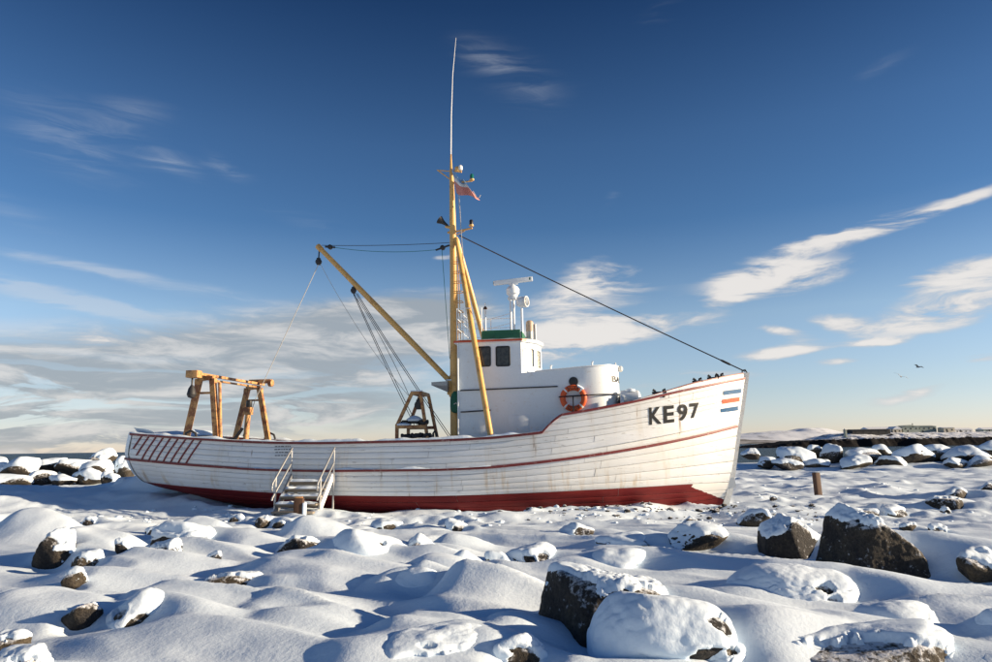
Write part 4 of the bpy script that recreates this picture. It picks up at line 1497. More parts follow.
rail_snow(u_cap0, u_r0 - .004, 1.0, (.06, -.16), 0.05, 3, 0)
rail_snow(u_w0, 0.97, 0.0, (.05, -.10), 0.012, 8, 0, thr=0.5)
rail_snow(0.22, 0.62, 2.0, (.045, -.02), 0.055, 5, 0, lift=0.032, thr=0.42)
ds = MB()
XX, YY = np.meshgrid(np.linspace(-10.25, -1.2, 90), np.linspace(-1.0, 1.0, 16))
hw = LB[1](np.clip((XX + 10.33) / 17.1, 0, 1)) - .14
ZZ = zr_s(XX) + zm_add(XX) - 0.46 + 0.30 * sstep(-8.3, -10.2, XX) + .12 * fbm(XX * 1.2, YY * 2, 3, 15) + 0.34 * np.abs(YY) ** 6 * (.4 + fbm(XX * .9, YY * 0, 2, 3))
ii = np.arange(90 * 16).reshape(16, 90)
ds.add(np.stack([XX.ravel(), (YY * hw).ravel(), ZZ.ravel()], 1), np.stack([ii[:-1, :-1].ravel(), ii[:-1, 1:].ravel(), ii[1:, 1:].ravel(), ii[1:, :-1].ravel()], 1))
ds.build('deck_snow', 'snow_cap', boat, True)
# heaped snow at the stern
hs_ = MB()
hs_.add([(a, b, c) for a, b, c in [(-10.27, -1.56, 2.155), (-9.9, -1.74, 2.17), (-8.9, -1.9, 2.03), (-10.42, 0, 2.165), (-9.9, 0, 2.27), (-8.9, 0, 2.12), (-10.27, 1.56, 2.155), (-9.9, 1.74, 2.17), (-8.9, 1.9, 2.03)]],
        [(0, 1, 4, 3), (1, 2, 5, 4), (3, 4, 7, 6), (4, 5, 8, 7)])
hs_.build('stern_snow', 'snow_cap', boat, True)


# ---------------------------------------------------------------- deckhouse
def wall_holes(p0, p1, z0, z1, holes, thick=0.05):
    """upright wall between two plan points with rectangular holes (t0,t1,z0,z1) in metres along it; z1 may be (za, zb)"""
    p0, p1 = Vector((*p0, 0)), Vector((*p1, 0))
    L = (p1 - p0).length
    d = (p1 - p0) / L
    n = Vector((d.y, -d.x, 0))
    za, zb = z1 if isinstance(z1, tuple) else (z1, z1)
    ts = sorted(set([0, L] + [h[0] for h in holes] + [h[1] for h in holes]))
    zs = sorted(set([z0, 1e9] + [h[2] for h in holes] + [h[3] for h in holes]))
    mb = MB()

    def top(t_):
        return za + (zb - za) * t_ / L

    def pt(t_, z, o):
        z = min(z, top(t_))
        q = p0 + d * t_ - n * o
        return (q.x, q.y, z)
    for a, b in zip(ts[:-1], ts[1:]):
        for c, e in zip(zs[:-1], zs[1:]):
            mid = ((a + b) / 2, (c + min(e, top(a))) / 2)
            if any(h[0] < mid[0] < h[1] and h[2] < mid[1] < h[3] for h in holes):
                continue
            mb.add([pt(a, c, 0), pt(b, c, 0), pt(b, e, 0), pt(a, e, 0)], [(0, 1, 2, 3)])
    for h in holes:
        a, b, c, e = h
        for q1, q2 in (((a, c), (b, c)), ((b, c), (b, e)), ((b, e), (a, e)), ((a, e), (a, c))):
            mb.add([pt(*q1, 0), pt(*q2, 0), pt(*q2, thick), pt(*q1, thick)], [(0, 1, 2, 3)])
    return mb, p0, d, n


def window_in(parent, p0, d, n, hole, glass, bar=False, frame='black_paint'):
    a, b, c, e = hole
    fr = MB()
    w_ = 0.028
    Mx = Matrix((d, Vector((0, 0, 1)), -n)).transposed()

    def pc(t_, z, o):
        return p0 + d * t_ + n * o + Vector((0, 0, z))
    # gasket with rounded corners as a closed tube
    pts = []
    r = 0.05
    for (cx, cz, a0) in ((b - r, e - r, 0), (a + r, e - r, 90), (a + r, c + r, 180), (b - r, c + r, 270)):
        for k in range(5):
            an = math.radians(a0 + k * 22.5)
            pts.append(pc(cx + r * math.cos(an), cz + r * math.sin(an), 0.004))
    fr.tube(pts, 0.017, 6, closed=True)
    wn = fr.build('window', frame, parent)
    gl = MB()
    gl.add([pc(a - .01, c - .01, -.022), pc(b + .01, c - .01, -.022), pc(b + .01, e + .01, -.022), pc(a - .01, e + .01, -.022)], [(0, 1, 2, 3)])
    gl.build('pane', glass, wn if wn.parent == boat else parent)
    # corner fillets filling the square hole behind the round gasket
    return wn


def trunk_top(x, y):
    return 3.52 + (x + 0.95) * 0.066


HW = 1.0
front = []
for k in range(0, 25):
    an = -math.pi / 2 + math.pi * k / 24
    cx = 2.50 + 0.98 * math.cos(an) ** 0.9 if math.cos(an) > 0 else 2.50
    front.append((2.50 + 0.98 * max(math.cos(an), 0) ** 0.85, HW * math.copysign(abs(math.sin(an)) ** 0.9, math.sin(an))))
poly = [(-0.95, -HW)] + front + [(-0.95, HW)]
tk = MB().prism(poly, 1.1, trunk_top)
trunk = tk.build('deckhouse', 'house_white', boat)
rim = [(x, y, trunk_top(x, y) + 0.004) for x, y in [(1.2, -HW)] + front + [(1.2, HW)]]
MB().tube(rim, 0.022, 8).build('coaming_bead', 'house_white', trunk)
sn = MB()
inner = [(x * .985, y * .95) for x, y in front] + [(1.35, HW * .95), (1.35, -HW * .95)]
sn.prism(inner, lambda x, y: trunk_top(x, y) - .02, lambda x, y: trunk_top(x, y) + .028 + .02 * math.sin(x * 5 + y * 3))
sn.build('roof_snow', 'snow_cap', trunk)
for (s0, z0, s1, z1, y0, nm) in ((-.87, 3.19, 1.81, 3.235, -1.06, 'handrail'), (-.86, 2.60, -.03, 2.635, -1.06, 'handrail')):
    mb = MB().tube([(s0, y0, z0), (s1, y0, z1)], .017, 8)
    for t_ in (0.04, 0.5, 0.96):
        mb.tube([(s0 + (s1 - s0) * t_, -.99, z0 + (z1 - z0) * t_), (s0 + (s1 - s0) * t_, y0, z0 + (z1 - z0) * t_)], .011, 6)
    mb.build(nm, 'black_paint', trunk)
# curved forward handrail with its stanchion, carried round the front
hr = [(1.84, -1.07, 2.945), (2.50, -1.07, 2.975)]
for k in range(1, 24):
    x, y = front[k]
    hr.append((2.50 + (x - 2.5) * 1.075, y * 1.07, 2.975 + (x - 2.5) * .045))
hr += [(2.50, 1.07, 2.975), (1.84, 1.07, 2.945)]
mb = MB().tube(hr, .016, 8)
for k in (2, 8, 14, 20):
    x, y, z = hr[k]
    mb.tube([(2.5 + (x - 2.5) * .93, y * .93, z), (x, y, z)], .010, 6)
for sy in (-1, 1):
    mb.tube([(2.215, sy * 1.155, 2.96), (2.215, sy * 1.155, 2.30)], .017, 8)
    mb.tube([(1.84, sy * 1.07, 2.945), (1.84, sy * 1.155, 2.945), (2.6, sy * 1.155, 2.98), (2.65, sy * 1.08, 2.985)], .016, 8)
mb.build('handrail', 'black_paint', trunk)
ph = MB().lathe([(0.115, 0), (.125, .012), (.125, .03), (.10, .034)], (2.235, -HW + .002, 3.36), 20, Matrix.Rotation(math.pi / 2, 3, 'X'))
ph.build('porthole', 'black_paint', trunk)
for (a, b_, c, e) in ((-.62, -.18, 1.75, 2.52), (.45, 1.0, 1.75, 2.50)):
    MB().box(((a + b_) / 2, -HW - .003, (c + e) / 2), (b_ - a, .012, e - c), bev=.004).build('side_hatch', 'house_white', trunk)
# name across the front
me = text_mesh('BALDUR', 0.21, 0.004)
bm = bmesh.new()
bm.from_mesh(me)
x = -0.5
xs = [v.co.x for v in bm.verts]
mid = (min(xs) + max(xs)) / 2
x = min(xs) + .04
while x < max(xs):
    bmesh.ops.bisect_plane(bm, geom=list(bm.verts) + list(bm.edges) + list(bm.faces), plane_co=(x, 0, 0), plane_no=(1, 0, 0))
    x += .04
fy = np.array([p[1] for p in front])
fx = np.array([p[0] for p in front])
for v in bm.verts:
    yy = (v.co.x - mid) * 1.75
    v.co = Vector((float(np.interp(yy, fy, fx)) + 0.012, yy, 3.36 + v.co.y * 1.05))
bm.to_mesh(me)
bm.free()
link('name_lettering', me, 'letter_black', trunk, False)
for (x, y, z) in ((1.62, -.8, 0), (2.75, -.75, 0), (1.5, .8, 0)):
    zt = trunk_top(x, y)
    MB().tube([(x, y, zt), (x, y, zt + .12), (x + .03, y, zt + .16)], .025, 8).build('vent_stub', 'house_white', trunk)
mb = MB().tube([(3.40, -.15, 3.72), (3.40, -.15, 3.93)], .018, 8).tube([(3.40, -.15, 3.80), (3.52, -.17, 3.80)], .016, 8)
mb.lathe([(.03, -.09), (.065, -.05), (.07, .03), (.03, .07)], (3.53, -.17, 3.76), 14)
mb.build('front_lamp', 'buoy_white', trunk)
# white horizontal drum (windlass) forward of the deckhouse
My = Matrix.Rotation(math.pi / 2, 3, 'Y')
wd = MB().lathe([(.10, -.26), (.185, -.25), (.195, -.1), (.195, .1), (.185, .22), (.12, .27), (.05, .29)], (3.74, -.55, 2.93), 20, My)
wd.box((3.52, -.55, 2.6), (.1, .5, .75), bev=.02).box((3.95, -.55, 2.55), (.1, .5, .6), bev=.02)
wl_ = wd.build('windlass', 'house_white', boat)
MB().lathe([(.05, -.03), (.12, -.025), (.12, .025), (.05, .03)], (3.47, -.56, 2.84), 16, My).tube([(3.47, -.6, 2.93), (3.40, -.62, 2.70)], .03, 8).build('brake_wheel', 'dark_iron', wl_)
MB().lathe([(.001, 0), (.14, .0), (.17, -.04), (.12, .03), (.02, .06)], (3.76, -.55, 3.115), 16).build('snow_cover', 'snow_cap', wl_)

# wheelhouse
wh = empty('wheelhouse')
wh.parent = boat
WF = [(-0.95, -HW - .002), (0.83, -HW - .002), (1.19, -.56), (1.30, 0), (1.19, .56), (0.83, HW + .002), (-0.95, HW + .002)]
zt0, zt1 = 4.50, 4.46
Z0 = 3.45
holes = {0: [(.575, .925, 3.85, 4.39), (1.085, 1.465, 3.84, 4.38)], 1: [(.07, .50, 3.82, 4.34)], 2: [(.06, .50, 3.82, 4.33)],
         3: [(.07, .51, 3.82, 4.33)], 4: [(.07, .50, 3.82, 4.34)], 5: [(.315, .695, 3.84, 4.38), (.855, 1.205, 3.85, 4.39)]}
for k in range(6):
    a, b_ = WF[k], WF[k + 1]
    mb, p0, d, n = wall_holes(a, b_, Z0, (zt0 + .02, zt0 + .02), holes[k])
    wl = mb.build('wall', 'house_white', wh)
    for h in holes[k]:
        wn = window_in(wh, p0, d, n, h, 'glass_dark' if k in (0, 5) else 'glass_frost', frame='black_paint' if k in (0, 5) else 'house_white')
mb, p0, d, n = wall_holes(WF[6], WF[0], 1.4, 4.52, [])
mb.build('wall', 'house_white', wh)
# roof
rp = [(x + (0.06 if x > 0 else -.08) * (1 if abs(x) > .5 else 0), y * 1.07) for x, y in WF]
rp = [(-1.03, -1.075), (.86, -1.075), (1.26, -.61), (1.38, 0), (1.26, .61), (.86, 1.075), (-1.03, 1.075)]
rf = MB().prism(rp, 4.50, 4.575).build('roof', 'house_white', boat)
rp2 = [(x * 1.006, y * 1.006) for x, y in rp]
red = MB()
seq = [rp2[6], rp2[0], rp2[1], (rp2[1][0] + .12, rp2[1][1] + .14)]
for a, b_ in zip(seq[:-1], seq[1:]):
    red.bar((*a, 4.545), (*b_, 4.545), .022, .055, (0, 0, 1) if False else (b_[1] - a[1], -(b_[0] - a[0]), 0))
red.build('roof_edge', 'stripe_orange', rf)
rsn = MB()
XX, YY = np.meshgrid(np.linspace(-.98, 1.2, 26), np.linspace(-1.02, 1.02, 22))
YY = YY * np.interp(XX, [-1, .86, 1.25], [1, 1, .6])
ZZ = 4.575 + .07 * np.clip(fbm(XX * 1.8, YY * 1.8, 3, 44) * 1.3, 0, 1) * np.clip((1.04 - np.abs(YY)) * 6, 0, 1) ** .5
ii = np.arange(26 * 22).reshape(22, 26)
rsn.add(np.stack([XX.ravel(), YY.ravel(), ZZ.ravel()], 1), np.stack([ii[:-1, :-1].ravel(), ii[:-1, 1:].ravel(), ii[1:, 1:].ravel(), ii[1:, :-1].ravel()], 1))
rsn.build('roof_snow', 'snow_cap', rf, True)
# green canvas dodger on the roof
gc = MB()
vs = []
for x, lean in ((-.28, 0), (.2, .012), (.55, -.01), (.80, 0)):
    vs += [(x, -.93 + lean, 4.60), (x, -.95 + lean, 4.76), (x, -.90, 4.86), (x, -.82, 4.865), (x, -.80, 4.60)]
fs = [(k * 5 + j, k * 5 + j + 1, k * 5 + j + 6, k * 5 + j + 5) for k in range(3) for j in range(4)] + [(0, 1, 2, 3, 4), (19, 18, 17, 16, 15)]
gc.add(vs, fs)
gc.box((.84, -.05, 4.70), (.05, 1.75, .2), bev=.015)
gc.build('canvas_dodger', 'green_canvas', rf)
# roof rails
rr = MB()
posts = [(-.98, -.9), (-.28, -.9), (-.98, .9), (-.28, .9), (.42, .9), (-.98, 0)]
for x, y in posts:
    rr.tube([(x, y, 4.57), (x, y, 5.52)], .014, 8)
for z in (4.95, 5.23, 5.52):
    rr.tube([(.42, .9, z), (-.98, .9, z), (-.98, -.9, z), (-.55, -.9, z)], .011, 8)
    if z > 4.9:
        rr.tube([(-.28, .9, z), (.45, .1, z)], .009, 6)
rr.tube([(-.98, -.9, 5.20), (-.9, -.9, 5.28), (-.62, -.9, 5.08), (-.62, -.9, 4.57)], .014, 8)
rr.build('roof_rail', 'house_white', rf)
pl = MB().tube([(-.31, 0, 4.57), (-.31, 0, 5.55)], [.028, .024], 10).lathe([(.028, 0), (.04, .02), (.04, .14), (.02, .16), (.018, .34)], (-.31, 0, 5.50), 12)
pole = pl.build('aerial_post', 'house_white', boat)
MB().lathe([(.045, 0), (.062, .02), (.05, .06), (.03, .09)], (-.31, 0, 5.64), 12).build('aerial_collar', 'post_wood', pole)
# radar
rd = MB()
for x, y in ((.45, -.06), (.53, .06)):
    rd.tube([(x, y, 4.57), (x, y, 5.92)], .034, 10)
rd.box((.49, 0, 5.93), (.24, .26, .05), bev=.01)
rd.lathe([(.10, 5.95), (.14, 5.98), (.14, 6.03), (.19, 6.07), (.20, 6.20), (.15, 6.28), (.09, 6.31), (.08, 6.37)], (.52, 0, 0), 22)
radar = rd.build('radar', 'house_white', boat)
Mr = Matrix.Rotation(math.radians(-4), 3, 'Y')
MB().box((.53, 0, 6.46), (1.16, .12, .13), M=Mr, bev=.02).box((.53, 0, 6.39), (.3, .1, .06), bev=.015).build('radar_scanner', 'house_white', radar)
for sx in (-1, 1):
    MB().box((.53 + sx * (.50 if sx > 0 else .583), -.061 if sx > 0 else 0, 6.46 + sx * .037), (.045 if sx > 0 else .012, .01 if sx > 0 else .10, .075)).build('scanner_end_mark', 'lamp_green', radar)
# searchlight looking forward
sl = MB().tube([(.78, -.12, 4.57), (.78, -.12, 5.62)], .036, 10)
sl.lathe([(.05, -.17), (.12, -.15), (.155, -.06), (.16, .12), (.165, .14)], (.80, -.15, 5.79), 22, Matrix.Rotation(math.pi / 2, 3, 'Y') @ Matrix.Rotation(math.radians(-20), 3, 'X'))
slo = sl.build('searchlight', 'house_white', boat)
Ml = Matrix.Rotation(math.radians(-20), 3, 'Z') @ Matrix.Rotation(math.pi / 2, 3, 'Y')
sl2 = MB().lathe([(.165, .11), (.16, .155), (.135, .155), (.135, .12)], (.80, -.15, 5.79), 22, Ml)
sl2.build('lamp_rim', 'buoy_white', slo)
MB().lathe([(.132, .142), (.07, .150), (.005, .152)], (.80, -.15, 5.79), 22, Ml).build('lamp_lens', 'lamp_glass', slo)
MB().lathe([(.105, 4.57), (.105, 4.95)], (.98, .1, 0), 18).build('funnel_base', 'grey_metal', rf)
MB().lathe([(.11, 4.951), (.112, 5.18), (.10, 5.24), (.06, 5.275), (.01, 5.28)], (.98, .1, 0), 18).build('funnel', 'stack_tan', rf)
MB().tube([(1.14, .1, 4.56), (1.14, .1, 5.16)], .04, 10).build('vent_pipe', 'galvanised', rf)
MB().tube([(-.93, -1.05, 2.0), (-.93, -1.05, 4.5)], .02, 8).build('downpipe', 'house_white', trunk)

# ---------------------------------------------------------------- mast and rigging
mp = [(-1.23, 0, 1.3), (-1.24, 0, 4.0), (-1.25, 0, 6.5), (-1.28, 0, 8.6), (-1.31, 0, 9.95)]
mast = MB().tube(mp, [.14, .135, .118, .095, .062], 16).build('mast', 'mast_yellow', boat)
# bipod legs
for sy in (-1, 1):
    MB().tube([(-1.16, sy * .07, 7.85), (-.78, sy * .62, 6.1), (-.42, sy * 1.20, 4.40), (.10, sy * 1.75, 1.72)], [.062, .075, .078, .078], 12).build('mast_leg', 'mast_yellow', boat)
mb = MB().tube([(-1.32, 0, 9.93), (-1.325, 0, 10.55)], [.05, .022], 10)
mb.tube([(-1.30, 0, 9.70), (-1.74, -.02, 10.06)], .018, 8).tube([(-1.32, 0, 10.0), (-1.76, -.02, 10.06)], .016, 8)
mb.tube([(-1.32, 0, 10.02), (-.98, -.05, 9.94)], .028, 8).tube([(-1.3, 0, 9.62), (-.66, -.1, 9.60)], .022, 8)
mb.build('masthead_bracket', 'mast_yellow', mast)
MB().tube([(-1.325, 0, 10.5), (-1.31, 0, 11.8), (-1.26, .01, 13.2), (-1.15, .02, 14.45)], [.020, .016, .011, .006], 8).build('whip_aerial', 'buoy_white', mast)
for k, (x, z) in enumerate(((-1.12, 10.02), (-1.02, 10.05))):
    MB().lathe([(.05, -.06), (.07, -.03), (.07, .05), (.04, .09)], (x, -.06, z), 12).build('masthead_lamp', 'mast_yellow' if k == 0 else 'buoy_white', mast)
for (x, z, mm_) in ((-.66, 9.66, 'lamp_green'), (-.69, 8.22, 'black_paint')):
    lb_ = MB().lathe([(.05, -.05), (.075, -.03), (.075, .0), (.05, .01)], (x, -.1, z), 12).build('lamp_base', 'mast_yellow', mast)
    MB().lathe([(.058, .0), (.06, .13), (.04, .16), (.015, .17)], (x, -.1, z), 12).build('navigation_lamp', mm_, mast)
mb = MB().tube([(-1.26, 0, 8.06), (-.66, -.1, 8.12)], .028, 8).tube([(-1.26, 0, 7.92), (-.9, -.06, 8.06)], .016, 8)
mb.tube([(-1.26, 0, 8.18), (-1.5, 0, 8.26)], .045, 8).tube([(-1.26, 0, 8.10), (-1.44, 0, 8.05)], .035, 8)
mb.build('lamp_arm', 'mast_yellow', mast)
# loud-hailer horn
hn = MB().lathe([(.03, 0), (.045, .1), (.07, .2), (.125, .32), (.13, .33), (.06, .2)], (-1.42, -.04, 8.26), 14, Matrix.Rotation(math.radians(-52), 3, 'Y'))
hn.build('signal_horn', 'black_paint', mast)
# ladder between mast and legs
ld = MB().tube([(-1.03, -.10, 4.5), (-1.10, -.05, 7.3)], .013, 8)
for k in range(9):
    z = 4.7 + k * .30
    ld.tube([(-1.22, -.14, z), (-.98, -.16, z), (-.98, .10, z), (-1.2, .12, z)], .013, 6)
ld.build('ladder', 'mast_yellow', mast)
# derrick boom
heel, tip = Vector((-1.42, -.02, 3.60)), Vector((-5.48, 0, 7.80))
bd_ = (tip - heel)
boom = MB().tube([heel, heel + bd_ * .3, heel + bd_ * .7, tip], [.075, .088, .082, .072], 14).lathe([(.085, -.10), (.09, -.08), (.09, .08), (.085, .10)], tip, 14, bd_.to_track_quat('Z', 'Y').to_matrix()).build('derrick_boom', 'mast_yellow', boat)
gn = MB().box((-1.37, 0, 3.47), (.22, .2, .2), bev=.03).box((-1.38, 0, 3.26), (.14, .16, .2), bev=.02).tube([(-1.36, 0, 3.1), (-1.36, 0, 3.72)], .045, 10)
gn.build('gooseneck', 'mast_yellow', boat)
MB().box((-1.36, 0, 3.585), (.24, .22, .04), bev=.012).build('gooseneck_snow', 'snow_cap', boat)
fl = MB()
fl.add([(-1.85, -.35, 3.42), (-1.38, -.35, 3.40), (-1.38, .35, 3.40), (-1.85, .35, 3.42), (-1.85, -.35, 3.51), (-1.38, -.35, 3.53), (-1.38, .35, 3.53), (-1.85, .35, 3.51), (-1.40, -.2, 3.22), (-1.40, .2, 3.22)],
       [(4, 5, 6, 7), (0, 4, 7, 3), (0, 1, 5, 4), (2, 3, 7, 6), (1, 2, 6, 5), (0, 3, 9, 8), (0, 8, 1), (3, 2, 9), (1, 8, 9, 2)])
fl.build('boom_platform', 'grey_metal', boat)
# green canvas bundle lashed to the mast
MB().lathe([(.05, 2.62), (.13, 2.66), (.17, 2.8), (.165, 3.0), (.13, 3.16), (.06, 3.24)], (-1.17, -.17, 0), 14).build('canvas_bundle', 'green_canvas', boat)
MB().tube([(-1.19, -.355, 2.86), (-1.13, -.36, 2.90), (-1.08, -.345, 2.84), (-1.04, -.335, 2.91)], .016, 6).build('bundle_lashing', 'rope_pale', boat)


def block(c, r=.09, th=.09, name='pulley_block', parent=None):
    x, y, z = c
    mb = MB().lathe([(r * .55, -th / 2), (r, -th / 2 + .01), (r, th / 2 - .01), (r * .55, th / 2)], c, 14, Matrix.Rotation(math.pi / 2, 3, 'X'))
    mb.tube([(x, y, z + r * .5), (x, y, z + r * 1.6)], r * .25, 8).box((x, y, z + .01), (r * 1.1, th * 1.15, r * 2.3), bev=.01)
    return mb.build(name, 'dark_iron', parent or boat)


block((-5.50, 0, 7.36), .095)
MB().tube([(-5.5, 0, 7.45), (-5.49, 0, 7.78)], .022, 8).build('shackle', 'dark_iron', boat)
block((-4.36, 0, 6.40), .085)
MB().tube([(-4.34, 0, 6.45), (-4.25, 0, 6.62)], .03, 8).build('shackle', 'dark_iron', boat)
for (a, b_) in (((-5.30, 0, 7.83), (-4.98, 0, 7.79)), ((-1.80, 0, 7.53), (-1.38, 0, 7.66))):
    mb = MB().tube([a, b_], .03, 8)
    mid = (Vector(a) + Vector(b_)) / 2
    mb.lathe([(.04, -.05), (.075, -.04), (.075, .04), (.04, .05)], mid, 12, Matrix.Rotation(math.pi / 2, 3, 'X'))
    mb.build('tackle_block', 'dark_iron', boat)


def rope(a, b_, r, material, drop=0.0, name='rope'):
    return MB().tube(sag(a, b_, drop, 10 if drop else 1), r, 6).build(name, material, boat)


rope((-5.40, 0, 7.88), (-1.30, 0, 7.74), .009, 'wire_dark', .04, 'topping_lift')
rope((-5.0, 0, 7.79), (-1.80, 0, 7.54), .008, 'rope_green', .10, 'topping_tackle')
rope((-1.60, -.05, 7.5), (-1.36, -.1, 4.2), .008, 'rope_green', 0, 'tackle_fall')
rope((-1.08, 0, 7.95), (6.92, 0, 3.60), .017, 'wire_dark', .03, 'forestay')
MB().lathe([(.018, -.16), (.032, -.1), (.032, .1), (.018, .16)], (6.42, 0, 3.865), 10, (Vector((8.0, 0, -4.35))).to_track_quat('Z', 'Y').to_matrix()).build('turnbuckle', 'dark_iron', boat)
MB().tube([(6.84, 0, 3.54), (6.84, 0, 3.63), (6.92, 0, 3.65), (6.98, 0, 3.54)], .018, 8).build('stay_eye', 'dark_iron', boat)
rope((-5.50, 0, 7.28), (-8.0, 1.2, 3.25), .011, 'rope_pale', 0, 'cargo_wire')
rope((-8.0, 1.2, 3.25), (-8.42, 1.3, 2.1), .011, 'wire_dark', 0, 'cargo_wire')
rope((-5.45, 0, 7.3), (-2.5, -.3, 3.1), .007, 'rope_pale', .25, 'light_line')
for (a, b_) in (((-4.38, .02, 6.32), (-2.35, -.35, 2.3)), ((-4.34, -.02, 6.32), (-2.28, -.30, 2.3)), ((-4.30, .03, 6.32), (-1.42, .0, 1.95)), ((-4.26, .05, 6.32), (-1.36, .05, 1.95))):
    rope(a, b_, .010, 'wire_dark', .06, 'tackle_fall')
rope((-2.5, -.3, 3.1), (-4.36, 0, 6.3), .008, 'wire_dark', -.18, 'tackle_fall')
for x0, x1 in ((-1.12, -.72), (-1.08, -.80)):
    rope((x0, -.05, 9.6), (x1, -.3, 4.7), .007, 'rope_pale', 0, 'signal_halyard')
for sy in (-1, 1):
    rope((-1.26, sy * .06, 8.1), (-2.9, sy * 2.3, 1.9), .0, 'wire_dark') if False else None

# ---------------------------------------------------------------- stern gallows
gal = empty('stern_gallows')
gal.parent = boat


def aframe(y, xa, xb, ta, tb, ztop, zf=1.55):
    mb = MB()
    for x0, x1 in ((xa, ta), (xb, tb)):
        mb.bar((x0, y, zf), (x1, y, ztop), .15, .13, (1, 0, 0))
    # arched crown
    pts = [(ta - .03, y, ztop - .10), (ta - .02, y, ztop + .04), ((ta + tb) / 2, y, ztop + .07), (tb + .02, y, ztop + .04), (tb + .03, y, ztop - .10)]
    for a, b_ in zip(pts[:-1], pts[1:]):
        mb.bar(a, b_, .16, .135, (0, 1, 0))
    k = (ztop - .38 - zf) / (ztop - zf)
    mb.bar((xa + (ta - xa) * k, y, ztop - .36), (xb + (tb - xb) * k, y, ztop - .36), .06, .06, (0, 1, 0))
    return mb.build('gallows_frame', 'gallows_rust', gal)


aframe(-1.62, -8.66, -7.60, -8.27, -7.86, 3.62)
aframe(1.62, -8.95, -7.62, -8.50, -8.08, 3.62)
MB().tube([(-7.66, -1.60, 3.55), (-7.52, -1.60, 1.6)], .045, 10).build('gallows_pipe', 'gallows_rust', gal)
bmb = MB().bar((-8.05, -2.15, 3.76), (-8.12, 1.95, 3.80), .10, .07, (1, 0, 0)).bar((-7.95, -1.5, 3.62), (-8.1, 1.6, 3.68), .06, .05, (1, 0, 0))
bmb.build('gallows_beam', 'gallows_rust', gal)
MB().box((-8.18, -2.05, 3.75), (.34, .26, .20), bev=.015).build('beam_end_box', 'gallows_rust', gal)
MB().box((-8.0, 1.5, 3.86), (.75, .16, .13), bev=.02).lathe([(.10, -.07), (.12, -.05), (.12, .05), (.10, .07)], (-7.64, 1.5, 3.80), 14, Matrix.Rotation(math.pi / 2, 3, 'Y')).build('beam_roller', 'gallows_rust', gal)
blk = MB().lathe([(.03, .12), (.09, .02), (.125, -.14), (.09, -.22), (.02, -.25)], (-8.25, -2.0, 3.34), 14).tube([(-8.25, -2.0, 3.44), (-8.25, -2.0, 3.66)], .025, 8)
blk.build('hanging_block', 'dark_iron', gal)
cr = MB().tube([(-8.36, 1.35, 1.6), (-8.30, 1.35, 2.85)], .085, 12).box((-8.29, 1.35, 2.90), (.22, .22, .24), bev=.02)
crane = cr.build('exhaust_pipe', 'gallows_rust', boat)
MB().lathe([(.085, 0), (.095, .02), (.095, .2), (.075, .22)], (-8.28, 1.35, 3.02), 14).build('exhaust_cap', 'black_paint', crane)
for (x, y) in ((-8.25, -1.93), (-7.75, 1.8)):
    MB().tube([(x - .17, y, 2.0), (x - .14, y, 2.14), (x, y, 2.20), (x + .14, y, 2.14), (x + .19, y, 2.0)], .033, 10).build('fairlead', 'dark_iron', boat)
MB().tube([(-9.0, 1.3, 1.95), (-8.7, 1.3, 2.02), (-8.55, 1.3, 2.2), (-8.45, 1.3, 2.35)], .05, 10).build('hose', 'dark_iron', boat)

# ---------------------------------------------------------------- winch gantry amidships
gt = empty('winch_gantry')
gt.parent = boat
T1, T2 = Vector((-2.38, -.50, 3.20)), Vector((-2.13, -.50, 3.20))
K1, K2 = Vector((-2.38, .45, 3.20)), Vector((-2.13, .45, 3.20))
for a, b_ in (((-2.78, -.62, 1.3), (-2.78, -.62, 2.32)), ((-2.78, -.62, 2.28), T1), ((-1.80, -.62, 1.3), T2), ((-2.78, .6, 1.3), (-2.78, .6, 2.32)), ((-2.78, .6, 2.28), K1), ((-1.76, .6, 1.3), K2)):
    MB().bar(a, b_, .085, .085, (0, 1, 0)).build('gantry_leg', 'gallows_rust', gt)
for a, b_ in ((T1, T2), (K1, K2), (T1, K1), (T2, K2), ((-2.80, -.62, 2.24), (-1.93, -.60, 2.24)), ((-2.80, .6, 2.24), (-1.93, .6, 2.24))):
    MB().bar(a, b_, .09, .08, (0, 0, 1)).build('gantry_beam', 'gallows_rust', gt)
MB().box((-2.25, -.5, 3.255), (.34, .10, .03), bev=.01).build('gantry_snow', 'snow_cap', gt)
block((-2.20, -.42, 2.86), .12, .12, 'gantry_block', gt)
# net winch heap under the gantry
wn_ = MB()
for k, (x, z, r) in enumerate(((-2.55, 2.36, .12), (-2.30, 2.40, .15), (-2.05, 2.36, .12), (-2.5, 1.98, .16), (-2.2, 2.0, .17), (-1.95, 1.99, .12))):
    wn_.tube([(x + r * math.cos(a), -.5 + r * math.sin(a), z + .04 * math.sin(3 * a + k)) for a in [2 * math.pi * j / 14 for j in range(14)]], .045, 8, closed=True)
    wn_.lathe([(r * .9, -.05), (r, 0), (r * .6, .08)], (x, -.5, z - .02), 12)
wn_.tube([(-1.72, -.55, 1.7), (-1.75, -.55, 2.05), (-1.70, -.55, 2.12), (-1.66, -.55, 2.05), (-1.66, -.55, 1.7)], .03, 8)
wn_.build('net_winch', 'dark_iron', gt)
MB().lathe([(.20, 0), (.24, .05), (.12, .13), (.02, .16)], (-2.30, -.5, 2.40), 16).lathe([(.2, 0), (.22, .04), (.1, .08)], (-2.6, -.55, 2.28), 14).build('winch_snow', 'snow_cap', gt)

